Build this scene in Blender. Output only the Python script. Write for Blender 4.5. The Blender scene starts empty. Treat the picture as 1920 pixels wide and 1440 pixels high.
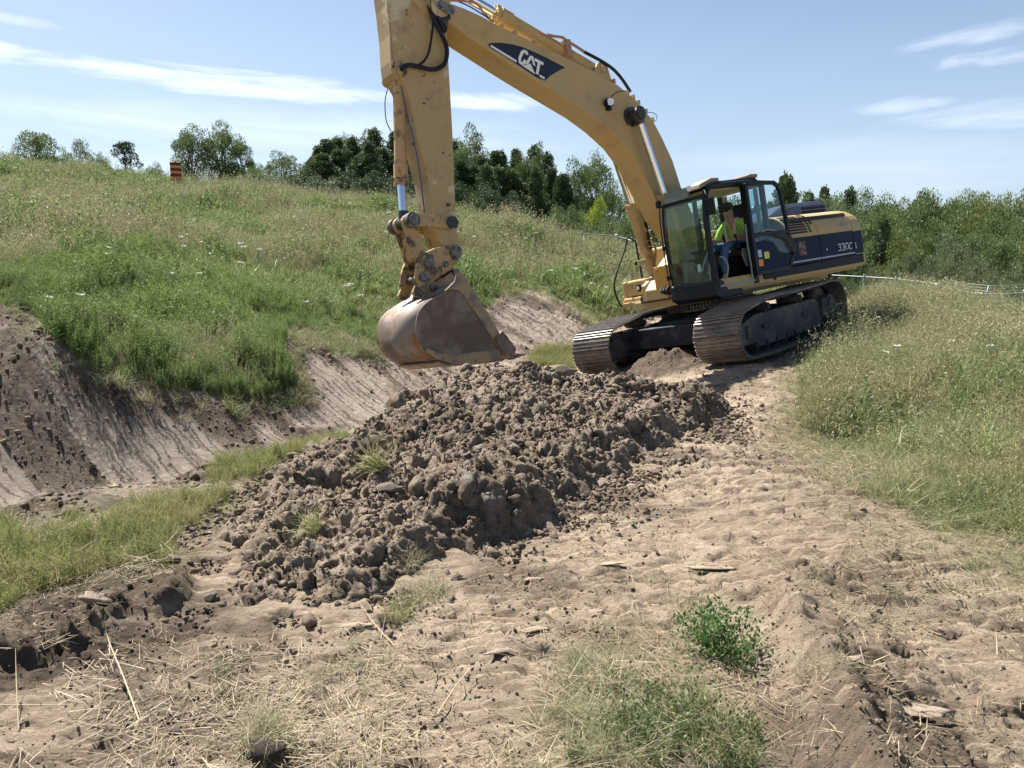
import bpy, bmesh, math, random
import numpy as np
from mathutils import Vector, Matrix
R = math.radians
random.seed(7); RNG = np.random.default_rng(11)
scene = bpy.context.scene
COL = scene.collection

# ------------------------------------------------------------------ camera, sky, sun, exposure
PITCH = R(9.0); FPX = 1450.0; EYE = np.array([0.0, 0.0, 1.6])
cam_d = bpy.data.cameras.new("camera"); cam = bpy.data.objects.new("camera", cam_d); COL.objects.link(cam)
cam_d.sensor_width = 36.0; cam_d.lens = 36.0 * FPX / 1920.0
cam_d.clip_start = 0.05; cam_d.clip_end = 2000
cam.location = EYE; cam.rotation_euler = (math.pi / 2 - PITCH, 0, 0)
scene.camera = cam

SUN_EL, SUN_AZ = R(54), R(-43)          # azimuth from +Y (view direction) towards +X
sun_dir = Vector((math.sin(SUN_AZ) * math.cos(SUN_EL), math.cos(SUN_AZ) * math.cos(SUN_EL), math.sin(SUN_EL)))
sl = bpy.data.lights.new("sun", 'SUN'); sl.energy = 5.0; sl.angle = R(0.53); sl.color = (1.0, 0.968, 0.915)
so = bpy.data.objects.new("sun", sl); COL.objects.link(so)
so.rotation_euler = (-sun_dir).to_track_quat('-Z', 'Y').to_euler()

world = bpy.data.worlds.new("World"); scene.world = world; world.use_nodes = True
wn = world.node_tree; wn.nodes.clear()
def N(nt, typ, **kw):
    n = nt.nodes.new(typ)
    for k, v in kw.items():
        if k == 'inp':
            for a, b in v.items(): n.inputs[a].default_value = b
        else: setattr(n, k, v)
    return n
def L(nt, a, b): nt.links.new(a, b)
def mathn(nt, op, a, b=None, clamp=False):
    n = nt.nodes.new('ShaderNodeMath'); n.operation = op; n.use_clamp = clamp
    for i, v in enumerate((a, b)):
        if v is None: continue
        if isinstance(v, (int, float)): n.inputs[i].default_value = v
        else: nt.links.new(v, n.inputs[i])
    return n.outputs[0]
sky = N(wn, 'ShaderNodeTexSky', sky_type='NISHITA', sun_disc=False, sun_elevation=SUN_EL, sun_rotation=SUN_AZ,
        altitude=300, air_density=1.0, dust_density=1.4, ozone_density=2.2)
SKY_STR = 0.05
tc = N(wn, 'ShaderNodeTexCoord')
sep = N(wn, 'ShaderNodeSeparateXYZ'); L(wn, tc.outputs['Generated'], sep.inputs[0])
az = mathn(wn, 'ARCTAN2', sep.outputs[0], sep.outputs[1])
el = mathn(wn, 'ARCSINE', sep.outputs[2])
def cloud_band(a0, e0, ha, he, slope, seed, sx, sy, lo, hi, detail=7):
    """a thin cirrus bank round azimuth a0 / elevation e0 (degrees), half sizes ha, he"""
    da = mathn(wn, 'SUBTRACT', az, R(a0)); de = mathn(wn, 'SUBTRACT', el, R(e0))
    de = mathn(wn, 'SUBTRACT', de, mathn(wn, 'MULTIPLY', da, slope))
    q = mathn(wn, 'ADD', mathn(wn, 'POWER', mathn(wn, 'DIVIDE', mathn(wn, 'ABSOLUTE', da), R(ha)), 2.0),
              mathn(wn, 'POWER', mathn(wn, 'DIVIDE', mathn(wn, 'ABSOLUTE', de), R(he)), 2.0))
    m = mathn(wn, 'SUBTRACT', 1.0, q, clamp=True)
    cb = N(wn, 'ShaderNodeCombineXYZ', inp={2: seed})
    L(wn, mathn(wn, 'MULTIPLY', az, sx), cb.inputs[0]); L(wn, mathn(wn, 'MULTIPLY', de, sy), cb.inputs[1])
    nz = N(wn, 'ShaderNodeTexNoise', noise_dimensions='3D', inp={'Scale': 1.0, 'Detail': detail, 'Roughness': 0.62, 'Distortion': 0.6})
    L(wn, cb.outputs[0], nz.inputs['Vector'])
    v = mathn(wn, 'ADD', nz.outputs[0], mathn(wn, 'MULTIPLY', mathn(wn, 'SUBTRACT', m, 1.0), 0.55))
    mr = N(wn, 'ShaderNodeMapRange', inp={1: lo, 2: hi, 3: 0.0, 4: 1.0}); mr.interpolation_type = 'SMOOTHSTEP'
    L(wn, v, mr.inputs[0]); return mr.outputs[0]
CLOUDS = [  # azimuth, elevation, half widths, slope, seed, sx, sy, lo, hi, opacity
    (-20, 11.6, 19, 1.3, -0.03, 1.3, 8, 60, 0.16, 0.62, 0.66),
    (-34, 12.2, 5.0, 1.0, -0.03, 3.3, 8, 50, 0.15, 0.55, 0.65),
    (-32, 14.0, 5.0, 0.5, -0.03, 5.3, 6, 50, 0.15, 0.7, 0.4),
    (-1.5, 11.0, 6.5, 1.0, -0.06, 7.3, 7, 50, 0.14, 0.6, 0.6),
    (-16, 8.8, 26, 2.4, -0.03, 9.1, 2.5, 26, 0.12, 0.8, 0.5),
    (-14, 5.5, 36, 3.0, 0.0, 9.9, 2, 20, 0.12, 0.9, 0.35),
    (24, 6.0, 22, 3.0, 0.02, 25.9, 2, 20, 0.12, 0.9, 0.3),
    (29.5, 13.4, 5.5, 0.8, 0.10, 12.0, 7, 40, 0.15, 0.75, 0.45),
    (30.5, 12.0, 5.0, 0.9, 0.02, 17.0, 14, 60, 0.22, 0.7, 0.45),
    (25.5, 9.7, 4.5, 0.7, 0.03, 19.0, 9, 50, 0.16, 0.75, 0.45),
    (31, 8.8, 7.5, 1.6, 0.05, 15.0, 7, 40, 0.16, 0.8, 0.5),
]
acc = None
for a0, e0, ha, he, sl_, sd, sx, sy, lo, hi, op in CLOUDS:
    c = mathn(wn, 'MULTIPLY', cloud_band(a0, e0, ha, he, sl_, sd, sx, sy, lo, hi), op)
    acc = c if acc is None else mathn(wn, 'MAXIMUM', acc, c)
# whitish air close to the horizon
hz = N(wn, 'ShaderNodeMapRange', inp={1: R(-2), 2: R(22), 3: 0.65, 4: 0.0}); L(wn, el, hz.inputs[0])
mixh = N(wn, 'ShaderNodeMix', data_type='RGBA'); L(wn, hz.outputs[0], mixh.inputs[0])
L(wn, sky.outputs[0], mixh.inputs[6]); mixh.inputs[7].default_value = (5.6, 6.9, 8.8, 1)
mixc = N(wn, 'ShaderNodeMix', data_type='RGBA'); L(wn, acc, mixc.inputs[0])
L(wn, mixh.outputs[2], mixc.inputs[6]); mixc.inputs[7].default_value = (10.0, 10.5, 11.3, 1)
bg = N(wn, 'ShaderNodeBackground', inp={1: SKY_STR}); L(wn, mixc.outputs[2], bg.inputs[0])
wo = N(wn, 'ShaderNodeOutputWorld'); L(wn, bg.outputs[0], wo.inputs[0])

scene.view_settings.view_transform = 'Standard'; scene.view_settings.look = 'None'
scene.view_settings.exposure = 1.40; scene.view_settings.gamma = 1.0
scene.render.engine = 'CYCLES'
scene.cycles.max_bounces = 8; scene.cycles.diffuse_bounces = 3; scene.cycles.transparent_max_bounces = 8

# ------------------------------------------------------------------ helpers
CP, SP = math.cos(PITCH), math.sin(PITCH)
C2W = np.array([[1, 0, 0], [0, -SP, CP], [0, -CP, -SP]])      # camera (right, down, forward) -> world
def ray(px, py):
    return C2W @ np.array([(px - 960) / FPX, (py - 720) / FPX, 1.0])
def at_y(px, py, Y):
    d = ray(px, py); return EYE + d * (Y / d[1])
def at_z(px, py, z):
    d = ray(px, py); return EYE + d * ((z - EYE[2]) / d[2])
def to_px(P):
    """world points (n,3) -> photo pixels (n,2) and depth"""
    q = (np.asarray(P) - EYE) @ C2W
    z = np.maximum(q[:, 2], 1e-3)
    return np.stack([960 + FPX * q[:, 0] / z, 720 + FPX * q[:, 1] / z], 1), q[:, 2]

def _hash(ix, iy, s):
    h = (ix.astype(np.int64) * 374761393 + iy.astype(np.int64) * 668265263 + s * 1274126177) & 0xffffffff
    h = ((h ^ (h >> 13)) * 1274126177) & 0xffffffff
    h = (h ^ (h >> 16)) & 0xffffffff
    return h.astype(np.float64) / 4294967295.0
def vnoise(x, y, s=0):
    x0 = np.floor(x); y0 = np.floor(y); fx = x - x0; fy = y - y0
    fx = fx * fx * fx * (fx * (fx * 6 - 15) + 10); fy = fy * fy * fy * (fy * (fy * 6 - 15) + 10)
    a = _hash(x0, y0, s); b = _hash(x0 + 1, y0, s); c = _hash(x0, y0 + 1, s); d = _hash(x0 + 1, y0 + 1, s)
    return (a + (b - a) * fx) * (1 - fy) + (c + (d - c) * fx) * fy
def fbm(x, y, sc, oct=4, s=0, gain=0.5):
    v = 0; a = 1; t = 0
    for i in range(oct):
        v = v + a * (vnoise(x * sc + 17.3 * i, y * sc - 9.1 * i, s + i) * 2 - 1); t += a; a *= gain; sc *= 2.03
    return v / t
def bumps(x, y, cell, s=0, rmin=0.3, rmax=0.62, prob=1.0):
    """height (0..1) of hemispherical lumps, one per jittered cell"""
    gx = np.floor(x / cell); gy = np.floor(y / cell); out = np.zeros_like(x)
    for dx in (-1, 0, 1):
        for dy in (-1, 0, 1):
            cx = gx + dx; cy = gy + dy
            px = (cx + _hash(cx, cy, s)) * cell; py = (cy + _hash(cx, cy, s + 5)) * cell
            r = (rmin + (rmax - rmin) * _hash(cx, cy, s + 9)) * cell
            on = _hash(cx, cy, s + 13) < prob
            st = 0.7 + 0.6 * _hash(cx, cy, s + 17)
            d2 = ((x - px) / r) ** 2 * st + ((y - py) / r) ** 2 / st
            out = np.maximum(out, np.where(on, np.clip(1 - d2, 0, 1) ** .8 * r / (rmax * cell), 0))
    return out
def facets(x, y, cell, s=0, tilt=.9, round_=0.0):
    """angular broken lumps: one tilted facet per jittered cell, -0.5..1"""
    x = x + cell * .25 * fbm(x, y, 2.2 / cell, 2, s + 40); y = y + cell * .25 * fbm(x, y, 2.2 / cell, 2, s + 43)
    gx = np.floor(x / cell); gy = np.floor(y / cell); best = np.full(x.shape, 1e9); out = np.zeros_like(x)
    for dx in (-1, 0, 1):
        for dy in (-1, 0, 1):
            cx = gx + dx; cy = gy + dy; px = (cx + _hash(cx, cy, s)) * cell; py = (cy + _hash(cx, cy, s + 5)) * cell
            u = (x - px) / cell; v = (y - py) / cell; d = u * u + v * v; m = d < best
            h = _hash(cx, cy, s + 9) + tilt * (u * (_hash(cx, cy, s + 21) * 2 - 1) + v * (_hash(cx, cy, s + 23) * 2 - 1)) - .55 * d
            out = np.where(m, h, out); best = np.where(m, d, best)
    return out
def smooth(e0, e1, x):
    t = np.clip((x - e0) / (e1 - e0), 0, 1); return t * t * (3 - 2 * t)
def in_poly(P, poly):
    x, y = P[:, 0], P[:, 1]; inside = np.zeros(len(x), bool); n = len(poly)
    for i in range(n):
        x0, y0 = poly[i]; x1, y1 = poly[(i + 1) % n]
        c = (y0 > y) != (y1 > y)
        if y1 != y0: inside ^= c & (x < (x1 - x0) * (y - y0) / (y1 - y0) + x0)
    return inside
def dist_poly(P, poly):
    """signed distance in the same units, negative inside"""
    d = np.full(len(P), 1e18); n = len(poly)
    for i in range(n):
        a = np.array(poly[i], float); b = np.array(poly[(i + 1) % n], float); ab = b - a
        t = np.clip(((P - a) @ ab) / max(ab @ ab, 1e-9), 0, 1)
        q = P - (a + t[:, None] * ab); d = np.minimum(d, np.einsum('ij,ij->i', q, q))
    d = np.sqrt(d); d[in_poly(P, poly)] *= -1; return d

def mesh_np(name, V, F, mats=None, smooth_=True, attrs=None, mi=None):
    """V (n,3), F (m,3|4) numpy arrays"""
    V = np.ascontiguousarray(V, np.float32); F = np.ascontiguousarray(F, np.int32)
    me = bpy.data.meshes.new(name); k = F.shape[1]
    me.vertices.add(len(V)); me.vertices.foreach_set('co', V.ravel())
    me.loops.add(F.size); me.loops.foreach_set('vertex_index', F.ravel())
    me.polygons.add(len(F)); me.polygons.foreach_set('loop_start', np.arange(0, F.size, k, dtype=np.int32))
    try: me.polygons.foreach_set('loop_total', np.full(len(F), k, np.int32))
    except Exception: pass
    if smooth_: me.polygons.foreach_set('use_smooth', np.ones(len(F), bool))
    for nme, arr in (attrs or {}).items():
        arr = np.asarray(arr)
        if arr.ndim == 2:
            at = me.attributes.new(nme, 'FLOAT_VECTOR', 'POINT'); at.data.foreach_set('vector', arr.astype(np.float32).ravel())
        elif arr.dtype.kind == 'i':
            at = me.attributes.new(nme, 'INT', 'POINT'); at.data.foreach_set('value', arr.astype(np.int32))
        else:
            at = me.attributes.new(nme, 'FLOAT', 'POINT'); at.data.foreach_set('value', arr.astype(np.float32))
    for m in (mats or []): me.materials.append(m)
    if mi is not None: me.polygons.foreach_set('material_index', np.asarray(mi, np.int32))
    me.update(calc_edges=True); me.validate()
    return me
def link(name, me, parent=None):
    o = bpy.data.objects.new(name, me); COL.objects.link(o)
    if parent is not None: o.parent = parent
    return o
def tag(o, label=None, cat=None, group=None, kind=None):
    if label: o['label'] = label
    if cat: o['category'] = cat
    if group: o['group'] = group
    if kind: o['kind'] = kind
    return o

# ------------------------------------------------------------------ materials
def mat(name, col, rough=0.6, metal=0.0, noise=None, bump=None, spec=0.5, **kw):
    """noise = [(scale, other colour, lo, hi, detail)...] worn / dirty patches with a shape of their own"""
    m = bpy.data.materials.new(name); m.use_nodes = True; nt = m.node_tree
    b = nt.nodes['Principled BSDF']; b.inputs['Roughness'].default_value = rough; b.inputs['Metallic'].default_value = metal
    b.inputs['Specular IOR Level'].default_value = spec
    b.inputs['Base Color'].default_value = (*col, 1)
    tcn = N(nt, 'ShaderNodeTexCoord'); src = None
    for i, (sc, c2, lo, hi, det) in enumerate(noise or []):
        nz = N(nt, 'ShaderNodeTexNoise', noise_dimensions='4D', inp={'Scale': sc, 'Detail': det, 'Roughness': 0.6, 'W': i * 3.7})
        L(nt, tcn.outputs['Object'], nz.inputs['Vector'])
        mr = N(nt, 'ShaderNodeMapRange', inp={1: lo, 2: hi, 3: 0.0, 4: 1.0}); L(nt, nz.outputs[0], mr.inputs[0])
        mx = N(nt, 'ShaderNodeMix', data_type='RGBA'); L(nt, mr.outputs[0], mx.inputs[0])
        if src is None: mx.inputs[6].default_value = (*col, 1)
        else: L(nt, src, mx.inputs[6])
        mx.inputs[7].default_value = (*c2, 1); src = mx.outputs[2]
    if src is not None: L(nt, src, b.inputs['Base Color'])
    if bump:
        nz = N(nt, 'ShaderNodeTexNoise', inp={'Scale': bump[0], 'Detail': 6, 'Roughness': 0.65})
        L(nt, tcn.outputs['Object'], nz.inputs['Vector'])
        bp = N(nt, 'ShaderNodeBump', inp={'Strength': bump[1], 'Distance': bump[2]}); L(nt, nz.outputs[0], bp.inputs['Height'])
        L(nt, bp.outputs[0], b.inputs['Normal'])
    return m
def attr(nt, name):
    n = N(nt, 'ShaderNodeAttribute', attribute_name=name); return n.outputs['Fac']
def mixcol(nt, f, a, b):
    mx = N(nt, 'ShaderNodeMix', data_type='RGBA')
    for i, v in ((0, f), (6, a), (7, b)):
        if isinstance(v, tuple): mx.inputs[i].default_value = (*v, 1) if len(v) == 3 else v
        elif isinstance(v, (int, float)): mx.inputs[i].default_value = v
        else: L(nt, v, mx.inputs[i])
    return mx.outputs[2]
def maprange(nt, v, a, b, c=0.0, d=1.0):
    mr = N(nt, 'ShaderNodeMapRange', inp={1: a, 2: b, 3: c, 4: d}); L(nt, v, mr.inputs[0]); return mr.outputs[0]

def soil_material(name, use_attr=True):
    m = bpy.data.materials.new(name); m.use_nodes = True; nt = m.node_tree; b = nt.nodes['Principled BSDF']
    b.inputs['Roughness'].default_value = 0.95; b.inputs['Specular IOR Level'].default_value = 0.12
    g = N(nt, 'ShaderNodeNewGeometry')
    def nz(sc, det=6, ro=0.65):
        n = N(nt, 'ShaderNodeTexNoise', inp={'Scale': sc, 'Detail': det, 'Roughness': ro}); L(nt, g.outputs['Position'], n.inputs['Vector']); return n.outputs[0]
    n1 = nz(0.9); n2 = nz(7.0, 8); n3 = nz(46, 6, 0.7)
    tan_ = mixcol(nt, maprange(nt, n2, 0.35, 0.68), (0.34, 0.265, 0.185), (0.55, 0.445, 0.325))
    tan_ = mixcol(nt, maprange(nt, n1, 0.44, 0.70), tan_, (0.26, 0.20, 0.14))
    if use_attr:
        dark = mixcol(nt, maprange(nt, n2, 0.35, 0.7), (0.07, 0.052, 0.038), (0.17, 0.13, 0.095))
        bank = mixcol(nt, maprange(nt, n2, 0.3, 0.65), (0.27, 0.22, 0.178), (0.44, 0.37, 0.30))
        turf = mixcol(nt, maprange(nt, n2, 0.3, 0.7), (0.06, 0.075, 0.025), (0.15, 0.15, 0.06))
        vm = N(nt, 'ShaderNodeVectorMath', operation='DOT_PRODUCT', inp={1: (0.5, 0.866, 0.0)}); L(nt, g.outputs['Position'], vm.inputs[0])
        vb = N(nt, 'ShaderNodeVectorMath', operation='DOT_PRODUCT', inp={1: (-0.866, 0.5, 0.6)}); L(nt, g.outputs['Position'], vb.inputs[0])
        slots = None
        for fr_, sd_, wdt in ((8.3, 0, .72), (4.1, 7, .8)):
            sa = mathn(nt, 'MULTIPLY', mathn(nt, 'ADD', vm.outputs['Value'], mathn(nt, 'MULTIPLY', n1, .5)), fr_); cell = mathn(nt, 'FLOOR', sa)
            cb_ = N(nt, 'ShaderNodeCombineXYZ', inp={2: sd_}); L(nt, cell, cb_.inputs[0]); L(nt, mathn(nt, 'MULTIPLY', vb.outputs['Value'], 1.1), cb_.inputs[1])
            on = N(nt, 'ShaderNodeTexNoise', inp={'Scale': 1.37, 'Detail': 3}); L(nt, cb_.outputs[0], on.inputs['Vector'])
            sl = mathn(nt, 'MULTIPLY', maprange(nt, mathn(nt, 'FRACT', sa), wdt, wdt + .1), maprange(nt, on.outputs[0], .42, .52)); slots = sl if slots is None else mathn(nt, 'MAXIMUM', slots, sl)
        vt = N(nt, 'ShaderNodeVectorMath', operation='DOT_PRODUCT', inp={1: (-0.17, 0.985, 0.0)}); L(nt, g.outputs['Position'], vt.inputs[0])
        vx = N(nt, 'ShaderNodeVectorMath', operation='DOT_PRODUCT', inp={1: (0.985, 0.17, 0.0)}); L(nt, g.outputs['Position'], vx.inputs[0])
        st_ = mathn(nt, 'MULTIPLY', mathn(nt, 'ADD', vt.outputs['Value'], mathn(nt, 'MULTIPLY', n1, .22)), 9.5)
        ct_ = N(nt, 'ShaderNodeCombineXYZ', inp={2: 3.0}); L(nt, mathn(nt, 'FLOOR', st_), ct_.inputs[0]); L(nt, mathn(nt, 'MULTIPLY', vx.outputs['Value'], 1.6), ct_.inputs[1])
        ot_ = N(nt, 'ShaderNodeTexNoise', inp={'Scale': 1.31, 'Detail': 4}); L(nt, ct_.outputs[0], ot_.inputs['Vector'])
        cleat = mathn(nt, 'MULTIPLY', maprange(nt, mathn(nt, 'FRACT', st_), .62, .72), maprange(nt, ot_.outputs[0], .44, .50))
        cleat = mathn(nt, 'MULTIPLY', cleat, mathn(nt, 'SUBTRACT', 1.0, mathn(nt, 'ADD', attr(nt, 'bank'), attr(nt, 'turf')), clamp=True))
        tan_ = mixcol(nt, mathn(nt, 'MULTIPLY', cleat, .5), tan_, (0.19, 0.14, 0.098))  # cleat prints also darkened in colour, standing in for shade in the dents
        slots = mathn(nt, 'MULTIPLY', slots, attr(nt, 'bank')); bank = mixcol(nt, mathn(nt, 'MULTIPLY', slots, .8), bank, (0.13, 0.10, 0.08))  # slots also darkened in colour: groove shade painted onto the bank
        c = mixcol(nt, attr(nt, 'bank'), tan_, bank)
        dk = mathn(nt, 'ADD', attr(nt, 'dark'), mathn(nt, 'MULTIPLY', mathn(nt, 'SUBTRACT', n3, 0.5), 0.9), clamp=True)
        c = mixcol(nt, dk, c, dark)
        c = mixcol(nt, attr(nt, 'turf'), c, turf)
    else:
        c = tan_
    c = mixcol(nt, maprange(nt, n3, 0.25, 0.5, 0.35, 0.0), c, (0.10, 0.07, 0.05))
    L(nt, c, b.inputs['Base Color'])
    bp = N(nt, 'ShaderNodeBump', inp={'Strength': 1.0, 'Distance': 0.05}); hgt = nz(26, 9, 0.78); hgt = mathn(nt, 'SUBTRACT', mathn(nt, 'SUBTRACT', hgt, slots), mathn(nt, 'MULTIPLY', cleat, 1.1)) if use_attr else hgt; L(nt, hgt, bp.inputs['Height']); L(nt, bp.outputs[0], b.inputs['Normal'])
    return m
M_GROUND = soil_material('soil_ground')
M_HEAP = bpy.data.materials.new('heap_soil'); M_HEAP.use_nodes = True
def _heap():
    nt = M_HEAP.node_tree; b = nt.nodes['Principled BSDF']; b.inputs['Roughness'].default_value = 0.97; b.inputs['Specular IOR Level'].default_value = 0.1
    g = N(nt, 'ShaderNodeNewGeometry')
    def nz(sc, det=6):
        n = N(nt, 'ShaderNodeTexNoise', inp={'Scale': sc, 'Detail': det, 'Roughness': 0.65}); L(nt, g.outputs['Position'], n.inputs['Vector']); return n.outputs[0]
    c = mixcol(nt, maprange(nt, nz(1.1), 0.40, 0.62), (0.20, 0.157, 0.116), (0.125, 0.096, 0.07))
    c = mixcol(nt, maprange(nt, nz(9), 0.48, 0.76), c, (0.27, 0.215, 0.165))
    c = mixcol(nt, maprange(nt, nz(2.3), 0.60, 0.72, 0, .7), c, (0.23, 0.21, 0.19))
    oi_ = nz(17); c = mixcol(nt, maprange(nt, oi_, 0.33, 0.5, .55, 0), c, (0.05, 0.036, 0.026))
    L(nt, c, b.inputs['Base Color'])
    bp = N(nt, 'ShaderNodeBump', inp={'Strength': 0.8, 'Distance': 0.02}); L(nt, nz(38, 8), bp.inputs['Height']); L(nt, bp.outputs[0], b.inputs['Normal'])
_heap()

# ------------------------------------------------------------------ the machine's pose (its own frame: X forward, Y left, Z up)
RM = np.array([[-0.799, 0.577, -0.165], [0.186, -0.023, -0.982], [-0.571, -0.815, -0.089]]); TM = np.array([4.110, -0.619, 15.389])
_u, _s, _v = np.linalg.svd(RM); RM = _u @ _v
AX = C2W @ RM; ORG = C2W @ TM + EYE
def mw(X, Y, Z): return AX @ np.array([X, Y, Z], float) + ORG
def at(px, py, Y):
    """photo pixel -> machine frame X, Z on the vertical plane Y of the machine"""
    d = RM.T @ np.array([(px - 960) / FPX, (py - 720) / FPX, 1.0]); o = -RM.T @ TM
    k = (Y - o[1]) / d[1]; q = o + k * d; return (q[0], q[2])
SW = -0.2068 * -1                       # undercarriage yaw against the house
cs, sn = math.cos(0.2068), math.sin(0.2068)
def uw(X, Y, Z):                        # undercarriage frame -> world
    return mw(cs * X - sn * Y, sn * X + cs * Y, Z)

# ------------------------------------------------------------------ terrain
CTRL = []
def cw(x, y, z): CTRL.append((x, y, z))
def cy(px, py, Y, dz=0.0): p = at_y(px, py, Y); CTRL.append((p[0], p[1], p[2] + dz))
for p in [(-6, 1, 0), (-2.5, 2, 0), (0, 1.5, 0), (3, 2, 0), (6, 2, .3), (9, 3, .5), (-1, 4, 0), (1, 5, 0.0), (2.5, 5, 0), (4, 5, .2), (1.8, 8, -.12), (3.2, 9.8, -.15),
          (2.3, 6.5, -.03), (5, 8, .35), (-2.5, 3.5, 0), (-5, 3.2, 0), (-1.2, 6.2, 0), (-.2, 8, -.05), (0.6, 10.5, -.3), (6, -3, 0.2), (-6, -3, 0), (0, -4, 0), (-12, 3, 0), (12, 0, .5)]: cw(*p)
for X, Y in [(2.3, 1.7), (2.3, .9), (2.3, -.9), (2.3, -1.8), (0, 1.7), (0, 0), (0, -1.8), (-2.4, 1.7), (-2.4, 0), (-2.4, -1.8)]: cw(*(uw(X, Y, 0)))
cw(*(uw(3.6, 0.6, -0.12))); cw(*(uw(3.4, 2.0, 0)))
for p in [(1920, 900, 4.9), (1700, 640, 11.8), (1920, 640, 12.5), (1700, 602, 14.5), (1920, 590, 16), (1620, 560, 17.2), (1560, 660, 12.6), (1800, 760, 8), (2150, 600, 17), (2150, 700, 9)]: cy(*p, -.25)
for p in [(5, 20.5, .55), (8, 21, .6), (12, 21, .2), (18, 20, .2), (14, 30, -1.0), (20, 32, -1.6), (30, 34, -2.2), (8, 30, .4), (10, 45, -2.4), (20, 50, -3.2), (35, 50, -3.4), (40, 25, -1.6), (16, 75, -3), (50, 80, -3), (3.0, 27, 1.1)]: cw(*p)
for p in [(0, 290, 45), (175, 305, 44), (350, 335, 43), (530, 350, 41), (700, 368, 38), (870, 390, 34), (1000, 420, 31), (1120, 448, 28.5), (1230, 490, 26), (1400, 535, 22), (-300, 280, 45)]: cy(*p, -.55)
for p in [(0, 575, 9.6), (0, 500, 13), (0, 400, 22), (0, 340, 32), (350, 500, 16.5), (350, 400, 27), (700, 550, 18), (700, 450, 26), (700, 400, 32), (930, 500, 24.5), (900, 430, 30), (1100, 520, 24), (-300, 500, 13), (-300, 400, 22), (200, 620, 11), (400, 610, 12.6), (350, 550, 14)]: cy(*p, -.3)
for p in [(100, 640, 8.9), (200, 700, 8.9), (400, 738, 9.9), (530, 722, 10.9), (548, 640, 12.2), (700, 650, 14.3), (940, 562, 20), (1020, 556, 20.5), (1110, 612, 19.4)]: cy(*p)      # upper edge of the cut bank
for p in [(-300, 1080, 5.6), (0, 950, 7.0), (200, 920, 7.7), (420, 886, 8.5), (600, 833, 10), (800, 745, 13.3), (900, 705, 15.2), (1010, 682, 17.3), (1100, 655, 18.6)]: cy(*p)                        # foot of the bank
for p in [(-4.4, 5.9, -.62), (-2.75, 7.7, -.7), (-.9, 11.0, -.72), (.6, 15.5, -.72)]: cw(*p)
for p in [(-3.4, 4.9, -.03), (-2.1, 6.4, -.03), (-1.4, 8.2, -.1), (-.3, 10.3, -.3), (-6, 4.6, -.1)]: cw(*p)
for p in [(-36, 60, 6.5), (-20, 62, 5.6), (-5, 60, 3.4), (6, 56, 1.0), (-50, 90, 6), (-15, 95, 5), (0, 100, 1), (-60, 40, 8), (-45, 20, 5), (-30, 12, 3), (-18, 9, 1.8), (-14, 6.5, .6), (-22, 2, 1)]: cw(*p)
CT = np.array(CTRL)
def _tps_fit(P, z, lam):
    n = len(P); d = np.linalg.norm(P[:, None] - P[None], axis=2); K = np.where(d > 0, d * d * np.log(d + 1e-12), 0)
    A = np.zeros((n + 3, n + 3)); A[:n, :n] = K + lam * np.eye(n); A[:n, n] = 1; A[:n, n + 1:] = P; A[n, :n] = 1; A[n + 1:, :n] = P.T
    return np.linalg.solve(A, np.concatenate([z, [0, 0, 0]]))
TPS = _tps_fit(CT[:, :2], CT[:, 2], 0.02)
def base_z(x, y):
    x = np.asarray(x, float); y = np.asarray(y, float); sh = x.shape; x = x.ravel(); y = y.ravel()
    xc = np.clip(x, -62, 55); yc = np.clip(y, -5, 100); out = np.full(len(x), TPS[-3]) + TPS[-2] * xc + TPS[-1] * yc
    for i in range(len(CT)):
        d2 = (xc - CT[i, 0]) ** 2 + (yc - CT[i, 1]) ** 2; out += TPS[i] * 0.5 * d2 * np.log(d2 + 1e-12)
    far = np.maximum(np.abs(x - xc), np.abs(y - yc)); out = out * (1 - smooth(5, 120, far)) + (-3.0) * smooth(5, 120, far)
    return out.reshape(sh)
# outlines of the ground covers, in photo pixels of the ground they lie on
P_BANK = [(-400, 540), (0, 576), (60, 598), (110, 640), (170, 700), (300, 742), (450, 752), (560, 735), (532, 650), (545, 622), (620, 642), (720, 655), (800, 640), (900, 600),
          (945, 556), (1000, 550), (1060, 575), (1118, 612), (1100, 650), (1060, 668), (900, 702), (820, 748), (710, 790), (600, 834), (440, 892), (0, 985), (-400, 1080)]
P_NEARGRASS = [(-500, 1110), (0, 1018), (200, 972), (420, 902), (590, 845), (650, 822), (580, 880), (490, 935), (420, 985), (330, 1020), (200, 1065), (60, 1112), (-500, 1250)]
P_RIGHT = [(1498, 700), (1545, 640), (1600, 560), (1640, 530), (2600, 530), (2600, 1400), (2200, 1180), (1920, 1060), (1800, 1010), (1700, 945), (1620, 900), (1520, 840), (1475, 790), (1485, 740)]
P_FRONT = [(990, 1445), (1010, 1350), (1060, 1270), (1150, 1210), (1250, 1195), (1330, 1240), (1360, 1290), (1380, 1445)]
P_HILL = [(-3000, 1400), (-400, 540), (0, 574), (60, 596), (110, 640), (170, 700), (300, 742), (450, 752), (560, 735), (532, 650), (545, 622), (620, 642), (720, 655), (800, 640), (900, 600),
          (945, 556), (1000, 548), (1060, 570), (1120, 608), (1150, 612), (1220, 590), (1300, 560), (1420, 560), (1560, 540), (1640, 520), (2600, 520), (2600, -500), (-3000, -500)]
P_DITCHEND = [(985, 690), (1000, 668), (1070, 650), (1068, 690)]
RIDGE = np.array([at_z(1440, 1095, .12)[:2], at_z(1560, 1260, .14)[:2], at_z(1690, 1520, .16)[:2], [1.55, 0.6]])
SCARP = np.array([[-6, 2.6], at_z(-60, 1210, .1)[:2], at_z(60, 1190, .1)[:2], at_z(200, 1150, .1)[:2], at_z(330, 1105, .1)[:2], at_z(400, 1080, .05)[:2]])
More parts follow.
